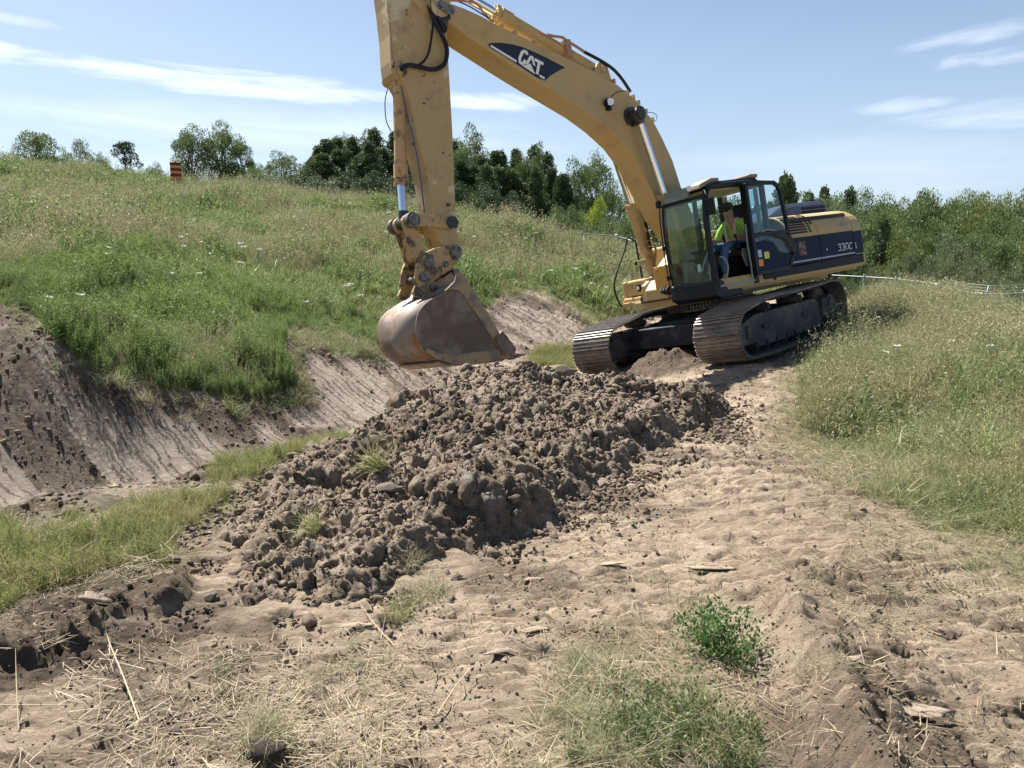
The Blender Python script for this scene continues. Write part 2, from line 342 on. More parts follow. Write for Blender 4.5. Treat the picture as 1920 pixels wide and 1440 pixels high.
def dist_line(x, y, pts):
    d = np.full(x.shape, 1e9); side = np.zeros(x.shape); par = np.zeros(x.shape)
    for i in range(len(pts) - 1):
        a, b = pts[i], pts[i + 1]; ab = b - a; l2 = ab @ ab
        t = np.clip(((x - a[0]) * ab[0] + (y - a[1]) * ab[1]) / l2, 0, 1)
        qx = x - a[0] - t * ab[0]; qy = y - a[1] - t * ab[1]; dd = np.hypot(qx, qy); m = dd < d
        d = np.where(m, dd, d); side = np.where(m, np.sign(ab[0] * qy - ab[1] * qx), side); par = np.where(m, i + t, par)
    return d, side, par
# plan outline of the spoil heap
HEAP = [tuple(at_z(px, py, z)[:2]) for px, py, z in [(330, 1150, 0), (420, 1195, 0), (560, 1200, 0), (690, 1165, 0), (820, 1120, 0), (900, 1075, 0), (980, 1020, 0), (1110, 980, 0), (1200, 915, 0), (1300, 860, -.05), (1365, 800, -.1)]]
HEAP += [(3.0, 9.6), (1.7, 11.0), (0.2, 10.8), (-.8, 9.8), (-1.45, 8.2), (-1.65, 6.9), (-1.75, 5.8), (-1.85, 4.9), (-1.9, 4.2)]
HEAP_LOBES = [  # x, y, rx, ry, rot, height
    (0.15, 7.8, 1.15, 1.4, 0.3, .66), (1.25, 8.3, 1.2, 1.1, -.3, .42), (2.2, 8.7, 1.1, .9, .2, .20), (-.35, 6.6, .85, 1.2, .2, .34), (-.7, 5.3, .8, .9, .3, .20),
    (-.2, 4.7, 1.0, .85, .1, .22), (0.55, 6.1, .8, .8, .3, .20), (-1.1, 4.5, .7, .5, .2, .15), (1.1, 7.0, .8, .5, 0, .14), (-.6, 7.6, .7, .9, 0, .22)]
def heap_h(x, y, split=False):
    """height of the heap above the ground, <=0 outside"""
    P = np.stack([x.ravel(), y.ravel()], 1); d = -dist_poly(P, HEAP).reshape(x.shape)
    edge = smooth(0.0, 0.55, d + 0.16 * fbm(x, y, 2.2, 4, 31))
    h = np.zeros_like(x)
    for cx, cy_, rx, ry, ro, hh in HEAP_LOBES:
        c, s = math.cos(ro), math.sin(ro); u = ((x - cx) * c + (y - cy_) * s) / rx; v = (-(x - cx) * s + (y - cy_) * c) / ry
        h = np.log(np.exp(9 * h) + np.exp(9 * hh * np.exp(-1.15 * (u * u + v * v))) - 1) / 9
    h = h * (.66 + .34 * fbm(x, y, .9, 3, 9)) + 0.05 + .07 * smooth(.0, .16, fbm(x, y, 1.5, 3, 10))
    wv = smooth(.3, .7, vnoise(x * 2, y * 2, 4)); fine = smooth(.35, .65, vnoise(x * 1.3 + 5, y * 1.3, 6))
    rough = .055 * (facets(x, y, .22, 3, 1.3) - .4) * (.3 + .7 * wv) + .042 * facets(x, y, .10, 7, 1.2) * (.35 + .65 * (1 - fine)) + .030 * facets(x, y, .058, 12) + .016 * facets(x, y, .028, 15) + .12 * fbm(x, y, 2.6, 7, 8, .62)
    if split: return edge * h + (edge - 1) * .12, edge * rough
    return edge * (h + rough) + (edge - 1) * .12
AXD = np.array([0.5, 0.866])
def ground_z(x, y, masks=False):
    z = base_z(x, y); P3 = np.stack([x.ravel(), y.ravel(), z.ravel()], 1)
    px, dep = to_px(P3); front = dep > 0.5; scale = np.maximum(dep, 1) / FPX                   # metres per pixel
    def m(poly, soft):
        d = dist_poly(px, poly) * scale; d = np.where(front, d, 5.0)
        d = d + 0.18 * fbm(P3[:, 0], P3[:, 1], 2.3, 4, 77)
        return (1 - smooth(-soft, soft, d)).reshape(x.shape)
    bank = m(P_BANK, .12); ng = m(P_NEARGRASS, .15); rg = m(P_RIGHT, .6); fg = m(P_FRONT, .12); hill = m(P_HILL, .15) * (1 - bank); de = m(P_DITCHEND, .1)
    behind = (y < 1.0) | (dep.reshape(x.shape) < .5); far = smooth(24, 30, y)
    hill = np.maximum(hill, far); bank = np.where(behind, 0, bank) * (1 - far)
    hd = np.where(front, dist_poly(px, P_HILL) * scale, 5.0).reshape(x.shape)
    # the machine's stand is bare soil
    um = np.linalg.inv(np.stack([uw(1, 0, 0) - ORG, uw(0, 1, 0) - ORG, uw(0, 0, 1) - ORG], 1))
    q = (P3 - ORG) @ um.T; qx = q[:, 0].reshape(x.shape); qy = q[:, 1].reshape(x.shape)
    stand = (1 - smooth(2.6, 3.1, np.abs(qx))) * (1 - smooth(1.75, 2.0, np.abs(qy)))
    hill = hill * (1 - stand * (qx > -2.2)); turf = np.clip(np.maximum.reduce([hill, ng, rg * (1 - stand), de, fg * .55]), 0, 1)
    soil = np.clip(1 - turf - bank, 0, 1)
    dist = np.hypot(x, y); near = 1 - smooth(16, 26, dist)
    dz = .03 * fbm(x, y, .8, 3, 2)
    # wheel/track trampled path
    tread = .5 + .5 * np.sin((y * .985 - x * .17 + .12 * fbm(x, y, .9, 2, 5)) * 2 * math.pi / .21)
    tm = smooth(.28, .46, vnoise(x * .9, y * .55, 41)) * smooth(-.6, .2, x - .25) * (1 - stand)
    path = (.034 * fbm(x, y, 3.2, 7, 21, .6) + .022 * (facets(x * .7, y * 1.2, .10, 33) - .4) * smooth(.45, .7, vnoise(x * 1.9, y * 2.4, 34)) + .012 * facets(x * .7, y * 1.3, .045, 35) * vnoise(x * 3, y * 3, 36) - .012 * smooth(.6, .8, vnoise(x * 14, y * 22, 37)) - (.020 + .016 * smooth(3, 4.2, y)) * tm * smooth(.52, .62, tread) * smooth(.3, .45, vnoise(x * 2.2, y * 4.7, 59)) + .02 * fbm(x, y, 9, 5, 60, .7)
            + .016 * np.round(1.6 * facets(x * .5, y * 1.3, .13, 55, .3)) * smooth(.4, .6, vnoise(x * 1.3, y * 1.7, 56)) - .03 * smooth(.62, .75, vnoise(x * 3.1, y * 3.1, 51)) * smooth(.5, .7, vnoise(x * 11, y * 11, 52)))
    # bucket-cut bank: grooves running down the slope
    sA = x * AXD[0] + y * AXD[1]; sB = -x * AXD[1] + y * AXD[0]
    w_ = sA + .05 * fbm(x, y, 1.3, 3, 60) + .10 * sB * fbm(sA, sA * 0, .35, 2, 61)
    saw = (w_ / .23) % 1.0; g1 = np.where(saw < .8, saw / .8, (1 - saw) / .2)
    cutn = smooth(.35, .6, vnoise(sA * .55, sB * .5, 63)); rubble = np.maximum(smooth(.54, .66, fbm(x, y, .8, 3, 65) * .5 + .5), smooth(-4.9, -6.0, x) * smooth(7.9, 8.6, y))
    grooves = .12 * (g1 - .5) * (.4 + .9 * vnoise(sA / .19 + 50, sB * 1.2, 66)) * (.35 + .65 * cutn) + .03 * fbm(sA * 2.2, sB * .5, 1.0, 4, 64)
    step = .05 * smooth(.5, .56, vnoise(sA * 1.5, sB * 3.0, 68))
    bz = grooves * (1 - .8 * rubble) + rubble * .13 * fbm(x, y, 2.6, 6, 74, .6)
    dz = dz + near * (soil * path + bank * bz) + turf * .04 * fbm(x, y, 2.5, 4, 81)
    # the long ridge beside the track print
    rd, rs, rp = dist_line(x, y, RIDGE)
    rr = np.where(rs > 0, rd / .27, rd / .11); rh = (.23 + .07 * fbm(x, y, 5, 4, 85)) * np.exp(-(rr ** 1.35)) * smooth(0, .4, rp + .15)
    dz = dz + rh + .02 * (rh > .02) * bumps(x, y, .07, 86)
    # torn edge with roots at the left
    sd, ss, sp = dist_line(x, y, SCARP); up = smooth(-.02, .05, sd * ss + .06 * fbm(x, y, 4, 3, 90)) * (1 - smooth(.3, 1.0, sd)) * (1 - smooth(4.4, 5.0, sp))
    dn = (ss < 0) * np.exp(-((sd - .15) / .13) ** 2) * (1 - smooth(4.2, 4.9, sp))
    dz = dz + up * (1 - smooth(.12, .5, sd)) * (.03 + .05 * facets(x, y, .14, 91) + .035 * facets(x, y, .06, 92) + .06 * fbm(x, y, 7, 6, 93, .65)) - .04 * dn
    # soil pushed up between the tracks
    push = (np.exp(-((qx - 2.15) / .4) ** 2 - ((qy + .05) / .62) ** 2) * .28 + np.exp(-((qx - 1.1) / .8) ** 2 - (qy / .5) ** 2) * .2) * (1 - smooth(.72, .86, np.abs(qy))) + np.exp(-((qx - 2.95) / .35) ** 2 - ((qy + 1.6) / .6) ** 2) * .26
    dz = dz + push * (1 + .35 * bumps(x, y, .3, 95) + .3 * fbm(x, y, 4, 4, 96))
    dark = np.clip(stand * .45 + smooth(.02, .08, push) * 1.3 + up * .75 + dn * .8 + bank * rubble * .6 + bank * .6 * (saw > .78) * (1 - rubble) * smooth(.25, .5, vnoise(sA / .19 + 50, sB * 1.2, 66)) + bank * .75 * smooth(.53, .60, fbm(sA * 2.6, sB * .5, 1.0, 5, 69) * .5 + .5) + bank * smooth(.4, .05, hd + .3 * fbm(x, y, 1.5, 4, 99)) + soil * .65 * smooth(.05, .35, fbm(x, y, 1.6, 6, 97, .65)), 0, 1)  # push and saw terms put machine and groove shade into the brown soil's colour
    out = z + dz
    if masks: return out, dict(bank=bank, dark=dark, turf=turf, hd=hd, hill=hill, ng=ng, rg=rg * (1 - stand), fg=fg, de=de, soil=soil, stand=stand)
    return out
def spaced(lo, hi, fine_lo, fine_hi, step, grow):
    a = list(np.arange(fine_lo, fine_hi, step)); s = step
    while a[-1] < hi: s *= grow; a.append(a[-1] + s)
    s = step; b = [fine_lo]
    while b[-1] > lo: s *= grow; b.append(b[-1] - s)
    return np.array(b[:0:-1] + a)
def near_y(lo, k, step0, hi):
    a = [lo]
    while a[-1] < hi: a.append(a[-1] + max(step0, k * abs(a[-1])))
    return np.array(a)
QUAL = 1.0
def build_ground():
    xs = spaced(-900, 900, -5.2, 5.2, .022 / QUAL, 1.014)
    ys = np.concatenate([-np.geomspace(900, 1.0, 24), np.arange(-.8, 1.6, .12), near_y(1.6, .0042 / QUAL, .011, 55), ])
    ys = np.concatenate([ys, np.geomspace(ys[-1] * 1.02, 1200, 60)])
    X, Y = np.meshgrid(xs, ys); Z, mk = ground_z(X, Y, True)
    ny, nx = X.shape; V = np.stack([X.ravel(), Y.ravel(), Z.ravel()], 1)
    i = np.arange(ny * nx).reshape(ny, nx); F = np.stack([i[:-1, :-1], i[:-1, 1:], i[1:, 1:], i[1:, :-1]], -1).reshape(-1, 4)
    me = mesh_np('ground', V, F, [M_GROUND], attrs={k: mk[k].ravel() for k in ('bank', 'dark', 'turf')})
    o = link('ground', me); tag(o, kind='structure'); print('ground verts', len(V))
    return o
GROUND = build_ground()

# ------------------------------------------------------------------ spoil heap
def clod_variants(n, seed, sub=1):
    out = []; rg = np.random.default_rng(seed)
    for k in range(n):
        bm = bmesh.new(); bmesh.ops.create_icosphere(bm, subdivisions=sub + 1, radius=1.0)
        V = np.array([v.co[:] for v in bm.verts]); F = np.array([[v.index for v in f.verts] for f in bm.faces]); bm.free()
        f = rg.normal(size=(7, 3)); ph = rg.uniform(0, 6.28, 7); d = np.zeros(len(V))
        for a in range(7): d += np.sin(V @ f[a] * (1.6 + .5 * a) + ph[a]) * .10
        pl = rg.normal(size=(6, 3)); pl /= np.linalg.norm(pl, axis=1)[:, None]
        W = V * (1 + d)[:, None]
        for a in range(6):
            s = W @ pl[a]; W -= np.clip(s - .5, 0, None)[:, None] * pl[a]
        out.append((W * np.array([1, .85, .72]), F))
    return out
def scatter_mesh(variants, pos, scale, rg, squash=None):
    Vs, Fs = [], []; off = 0; idx = rg.integers(0, len(variants), len(pos))
    for k, (V, F) in enumerate(variants):
        w = np.where(idx == k)[0]
        if not len(w): continue
        a = rg.uniform(0, 6.28, len(w)); b = rg.normal(0, .5, len(w)); ca, sa, cb, sb = np.cos(a), np.sin(a), np.cos(b), np.sin(b)
        Rz = np.zeros((len(w), 3, 3)); Rz[:, 0, 0] = ca; Rz[:, 0, 1] = -sa * cb; Rz[:, 0, 2] = sa * sb; Rz[:, 1, 0] = sa; Rz[:, 1, 1] = ca * cb; Rz[:, 1, 2] = -ca * sb; Rz[:, 2, 1] = sb; Rz[:, 2, 2] = cb
        A = np.einsum('nij,vj->nvi', Rz, V) * scale[w][:, None, None] + pos[w][:, None, :]
        Vs.append(A.reshape(-1, 3)); Fs.append((F[None] + (np.arange(len(w)) * len(V))[:, None, None] + off).reshape(-1, F.shape[1])); off += len(w) * len(V)
    return np.concatenate(Vs), np.concatenate(Fs)
def build_heap():
    H = np.array(HEAP); x0, y0 = H.min(0) - .15; x1, y1 = H.max(0) + .15
    xs = np.arange(x0, x1, .0125 / QUAL); ys = near_y(y0, .0026 / QUAL, .010, y1)
    X, Y = np.meshgrid(xs, ys); hs, ro = heap_h(X, Y, True); h = hs + ro; Zs = base_z(X, Y) + hs
    gy_, gx_ = np.gradient(Zs, ys, xs); gl = np.sqrt(1 + gx_ ** 2 + gy_ ** 2); Z = Zs + ro / gl
    # small horizontal shove so that lumps overhang a little
    X2 = X - ro * gx_ / gl + .015 * fbm(X, Y, 6, 3, 101); Y2 = Y - ro * gy_ / gl + .015 * fbm(X, Y, 6, 3, 103)
    ny, nx = X.shape; V = np.stack([X2.ravel(), Y2.ravel(), Z.ravel()], 1)
    i = np.arange(ny * nx).reshape(ny, nx); F = np.stack([i[:-1, :-1], i[:-1, 1:], i[1:, 1:], i[1:, :-1]], -1).reshape(-1, 4)
    keep = (h.ravel()[F] > -.08).any(1); F = F[keep]; used, inv = np.unique(F, return_inverse=True)
    me = mesh_np('dirt_pile', V[used], inv.reshape(F.shape), [M_HEAP]); o = link('dirt_pile', me)
    tag(o, 'large pile of loose dug brown earth and clods under the raised bucket', 'dirt pile')
    rg = np.random.default_rng(5); n = 80000
    p = rg.uniform([x0 - .5, y0 - .4], [x1 + .6, y1], (n, 2)); d = -dist_poly(p, HEAP)
    prob = np.where(d > 0, 1.0, np.exp(d / .14) * .5) * np.clip(4.5 / p[:, 1], .3, 1.0); k = rg.uniform(size=n) < prob; p = p[k]; d = d[k]
    sc = .005 + rg.gamma(1.0, .0075, len(p)); big = rg.uniform(size=len(p)) < .004; sc[big] = rg.uniform(.035, .065, big.sum()); sc = np.clip(sc, .008, .10)
    sc *= np.clip(p[:, 1] / 6, .8, 1.3)
    z = base_z(p[:, 0], p[:, 1]) + np.maximum(heap_h(p[:, 0], p[:, 1]), .0) + sc * .3
    V, F = scatter_mesh(clod_variants(9, 3, 1), np.stack([p[:, 0], p[:, 1], z], 1), sc, rg)
    c = link('clods', mesh_np('clods', V, F, [M_HEAP], smooth_=False), o); c['kind'] = 'stuff'; print('clods', len(p))
    return o
HEAP_O = build_heap()

# ------------------------------------------------------------------ shape builder
class MB:
    def __init__(s): s.v = []; s.f = []; s.sm = []; s.mi = []; s.cur = 0
    def add(s, vs, fs, smooth_=False):
        o = len(s.v); s.v += [tuple(map(float, p)) for p in vs]
        for f in fs: s.f.append([i + o for i in f]); s.sm.append(smooth_); s.mi.append(s.cur)
        return s
    def box(s, x0, x1, y0, y1, z0, z1):
        if x0 > x1: x0, x1 = x1, x0
        if y0 > y1: y0, y1 = y1, y0
        if z0 > z1: z0, z1 = z1, z0
        return s.add([(x0, y0, z0), (x1, y0, z0), (x1, y1, z0), (x0, y1, z0), (x0, y0, z1), (x1, y0, z1), (x1, y1, z1), (x0, y1, z1)],
                     [(0, 3, 2, 1), (4, 5, 6, 7), (0, 1, 5, 4), (1, 2, 6, 5), (2, 3, 7, 6), (3, 0, 4, 7)])
    def prism(s, pts, vec):
        """closed outline of 3-D points pushed along vec"""
        n = len(pts); a = [tuple(p) for p in pts]; b = [tuple(np.array(p) + np.array(vec)) for p in pts]
        nrm = np.zeros(3)
        for i in range(n): nrm += np.cross(np.array(a[i]), np.array(a[(i + 1) % n]))
        if np.dot(nrm, vec) > 0: a.reverse(); b.reverse()
        return s.add(a + b, [tuple(range(n)), tuple(range(2 * n - 1, n - 1, -1))] + [(i, i + n, (i + 1) % n + n, (i + 1) % n) for i in range(n)])
    def py(s, xz, y0, y1): return s.prism([(x, y0, z) for x, z in xz], (0, y1 - y0, 0))
    def px(s, yz, x0, x1): return s.prism([(x0, y, z) for y, z in yz], (x1 - x0, 0, 0))
    def cyl(s, p0, p1, r, r2=None, n=20, cap=True):
        p0 = np.array(p0, float); p1 = np.array(p1, float); r2 = r if r2 is None else r2
        d = p1 - p0; d /= np.linalg.norm(d); u = np.cross(d, (0, 0, 1) if abs(d[2]) < .9 else (1, 0, 0)); u /= np.linalg.norm(u); w = np.cross(d, u)
        c = [(math.cos(2 * math.pi * i / n), math.sin(2 * math.pi * i / n)) for i in range(n)]
        a = [p0 + r * (x * u + y * w) for x, y in c]; b = [p1 + r2 * (x * u + y * w) for x, y in c]
        s.add(a + b, [(i, (i + 1) % n, (i + 1) % n + n, i + n) for i in range(n)], True)
        if cap: s.add(a, [tuple(range(n - 1, -1, -1))]); s.add(b, [tuple(range(n))])
        return s
    def tube(s, pts, r, n=8, sub=6):
        """smooth tube through points (Catmull-Rom)"""
        P = [np.array(p, float) for p in pts]
        if sub > 1 and len(P) > 2:
            Q = [2 * P[0] - P[1]] + P + [2 * P[-1] - P[-2]]; o = []
            for i in range(1, len(Q) - 2):
                for k in range(sub):
                    t = k / sub; a, b, c, d = Q[i - 1], Q[i], Q[i + 1], Q[i + 2]
                    o.append(.5 * ((2 * b) + (-a + c) * t + (2 * a - 5 * b + 4 * c - d) * t * t + (-a + 3 * b - 3 * c + d) * t ** 3))
            P = o + [P[-1]]
        rs = r if hasattr(r, '__len__') else [r] * len(P)
        if len(rs) != len(P): rs = np.interp(np.linspace(0, 1, len(P)), np.linspace(0, 1, len(rs)), rs)
        V = []; u = None
        for i, p in enumerate(P):
            d = P[min(i + 1, len(P) - 1)] - P[max(i - 1, 0)]; d = d / (np.linalg.norm(d) + 1e-12)
            if u is None: u = np.cross(d, (0, 0, 1) if abs(d[2]) < .9 else (1, 0, 0))
            u = u - d * np.dot(u, d); u /= np.linalg.norm(u) + 1e-12; w = np.cross(d, u)
            V += [p + rs[i] * (math.cos(2 * math.pi * k / n) * u + math.sin(2 * math.pi * k / n) * w) for k in range(n)]
        m = len(P); F = [(i * n + k, i * n + (k + 1) % n, (i + 1) * n + (k + 1) % n, (i + 1) * n + k) for i in range(m - 1) for k in range(n)]
        s.add(V, F, True); s.add(V[:n], [tuple(range(n - 1, -1, -1))]); s.add(V[-n:], [tuple(range(n))]); return s
    def stroke(s, pts, w, f, y0, t):
        """flat ribbon letter stroke; f maps a photo-space point to machine X, Z; on plane y0, t thick"""
        P = [np.array(f(*p)) for p in pts]; Lf, Rt = [], []
        for i, p in enumerate(P):
            d = P[min(i + 1, len(P) - 1)] - P[max(i - 1, 0)]; d /= np.linalg.norm(d) + 1e-9; nn = np.array([-d[1], d[0]])
            Lf.append(p + nn * w / 2); Rt.append(p - nn * w / 2)
        for i in range(len(P) - 1): s.py([Lf[i], Lf[i + 1], Rt[i + 1], Rt[i]], y0, y0 + t)
        return s
    def build(s, name, m, parent=None, bevel=0, xf=None):
        me = bpy.data.meshes.new(name); V = s.v
        if xf is not None: V = [tuple(xf(*p)) for p in V]
        me.from_pydata(V, [], s.f); me.polygons.foreach_set('use_smooth', s.sm)
        for k in (m if isinstance(m, (list, tuple)) else [m]): me.materials.append(k)
        me.polygons.foreach_set('material_index', s.mi); me.update()
        o = link(name, me, parent)
        if bevel:
            b = o.modifiers.new('bevel', 'BEVEL'); b.width = bevel; b.segments = 2; b.limit_method = 'ANGLE'; b.angle_limit = R(35)
        return o

YEL = mat('faded_yellow_paint', (0.47, 0.32, 0.125), .55, noise=[(.9, (0.43, 0.315, 0.155), .42, .62, 9), (2.6, (0.33, 0.215, 0.10), .52, .74, 9), (6.0, (0.12, 0.075, 0.045), .70, .735, 9)], bump=(40, .12, .004))
YELW = mat('worn_yellow_paint', (0.42, 0.30, 0.135), .55, noise=[(1.9, (0.54, 0.46, 0.29), .58, .61, 6), (4.0, (0.34, 0.22, 0.11), .52, .66, 9), (7.0, (0.05, 0.035, 0.025), .62, .68, 9)], bump=(40, .15, .004))
LINKM = mat('greasy_worn_yellow', (0.42, 0.28, 0.12), .5, noise=[(5.0, (0.10, 0.06, 0.035), .50, .58, 8), (13.0, (0.03, 0.022, 0.018), .60, .66, 8)], bump=(30, .3, .006))
NAVY = mat('dark_blue_paint', (0.008, 0.018, 0.045), .5, spec=.12, noise=[(6, (0.03, 0.03, 0.035), .58, .75, 8)])
BLK = mat('black_paint', (0.006, 0.008, 0.012), .45, spec=.3, noise=[(8, (0.09, 0.075, 0.06), .6, .78, 8)])
RUB = mat('black_rubber', (0.012, 0.014, 0.018), .55, spec=.25)
GREASE = mat('dark_grease', (0.03, 0.028, 0.027), .4, noise=[(10, (0.12, 0.10, 0.08), .5, .65, 6)])
CHROME = mat('chrome_rod', (0.75, 0.77, 0.80), .12, 1.0)
PIN = mat('steel_pin', (0.20, 0.18, 0.165), .5, .5, noise=[(15, (0.06, 0.05, 0.045), .5, .6, 6)])
STEEL = mat('track_steel', (0.15, 0.128, 0.11), .6, .3, noise=[(4, (0.25, 0.205, 0.16), .46, .6, 8), (17, (0.07, 0.05, 0.042), .55, .68, 7)], bump=(30, .5, .006))
SHINE = mat('worn_bright_steel', (0.26, 0.235, 0.21), .45, .5, noise=[(14, (0.14, 0.10, 0.085), .5, .62, 7)])
FRAME = mat('dusty_track_frame', (0.055, 0.052, 0.055), .8, noise=[(2.5, (0.14, 0.12, 0.105), .42, .62, 7)], bump=(20, .4, .01))
DARKF = mat('dark_undercarriage', (0.010, 0.012, 0.018), .7, noise=[(4, (0.06, 0.055, 0.055), .5, .66, 8)], bump=(20, .3, .01))
BKT = mat('bucket_steel', (0.13, 0.088, 0.066), .65, .1, noise=[(1.7, (0.22, 0.17, 0.13), .48, .58, 8), (3.1, (0.24, 0.105, 0.045), .585, .64, 8), (9.0, (0.075, 0.06, 0.052), .56, .68, 9), (2.4, (0.33, 0.27, 0.20), .62, .70, 6)], bump=(14, .5, .012))
BKTO = mat('bucket_upper_yellow', (0.36, 0.245, 0.12), .55, noise=[(3.0, (0.17, 0.14, 0.12), .46, .56, 8), (8, (0.08, 0.06, 0.05), .60, .70, 8)], bump=(16, .4, .01))
BKTB = mat('bright_scraped_steel', (0.26, 0.21, 0.17), .6, .15, noise=[(1.6, (0.13, 0.09, 0.07), .46, .56, 9), (2.2, (.24, .11, .045), .55, .62, 9), (7, (0.10, 0.075, 0.06), .62, .72, 8)], bump=(16, .3, .01))
WHITE = mat('white_lettering', (0.78, 0.78, 0.76), .5)
DECAL = mat('black_decal', (0.010, 0.014, 0.026), .4)
PURP = mat('pale_purple_stripe', (0.42, 0.36, 0.45), .5)
GREYP = mat('grey_trim', (0.30, 0.30, 0.29), .6)
CREAM = mat('cab_lining', (0.40, 0.36, 0.26), .7)
SEATM = mat('seat_cloth', (0.03, 0.03, 0.036), .9)
SEATG = mat('seat_shell', (0.34, 0.34, 0.31), .6)
TANP = mat('tan_plastic', (0.22, 0.185, 0.14), .6)
LAMPG = mat('lamp_glass', (0.80, 0.82, 0.85), .15, spec=.8)
ORANGE = mat('orange_label', (0.75, 0.28, 0.06), .6)
YLAB = mat('yellow_label', (0.72, 0.62, 0.10), .6)
RED = mat('red_box', (0.45, 0.03, 0.03), .5)
def glass(name, tint, rough=0.03, dirt=.06, base=.035):
    m = bpy.data.materials.new(name); m.use_nodes = True; nt = m.node_tree; nt.nodes.clear()
    tr = N(nt, 'ShaderNodeBsdfTransparent', inp={0: (*tint, 1)}); gl = N(nt, 'ShaderNodeBsdfGlossy', inp={0: (.9, .95, .95, 1), 1: rough})
    df = N(nt, 'ShaderNodeBsdfDiffuse', inp={0: (.42, .42, .34, 1)}); lw = N(nt, 'ShaderNodeLayerWeight', inp={0: .5}); frs = mathn(nt, 'ADD', mathn(nt, 'MULTIPLY', mathn(nt, 'POWER', lw.outputs['Facing'], 4.0), .5), .03)
    g = N(nt, 'ShaderNodeNewGeometry'); nz = N(nt, 'ShaderNodeTexNoise', inp={'Scale': 7, 'Detail': 7, 'Roughness': .7}); L(nt, g.outputs['Position'], nz.inputs['Vector'])
    m1 = N(nt, 'ShaderNodeMixShader'); L(nt, frs, m1.inputs[0]); L(nt, tr.outputs[0], m1.inputs[1]); L(nt, gl.outputs[0], m1.inputs[2])
    m2 = N(nt, 'ShaderNodeMixShader'); L(nt, maprange(nt, nz.outputs[0], .45, .8, base, base + dirt * 4), m2.inputs[0]); L(nt, m1.outputs[0], m2.inputs[1]); L(nt, df.outputs[0], m2.inputs[2])
    o = N(nt, 'ShaderNodeOutputMaterial'); L(nt, m2.outputs[0], o.inputs[0]); return m
GLS = glass('cab_glass', (.86, .95, .89), dirt=.035, base=.02); GLD = glass('door_glass', (.84, .93, .95), dirt=.02, base=.015)
GLG = glass('green_skylight', (.5, .8, .6), base=.45)

EX = bpy.data.objects.new('excavator', None); COL.objects.link(EX)
MX = Matrix([[*AX[0], ORG[0]], [*AX[1], ORG[1]], [*AX[2], ORG[2]], [0, 0, 0, 1]])
EX.matrix_world = MX
tag(EX, 'big worn yellow crawler excavator with dark blue panels, bucket raised over the dirt pile', 'excavator')
def u2m(X, Y, Z): return (cs * X - sn * Y, sn * X + cs * Y, Z)       # undercarriage -> machine frame

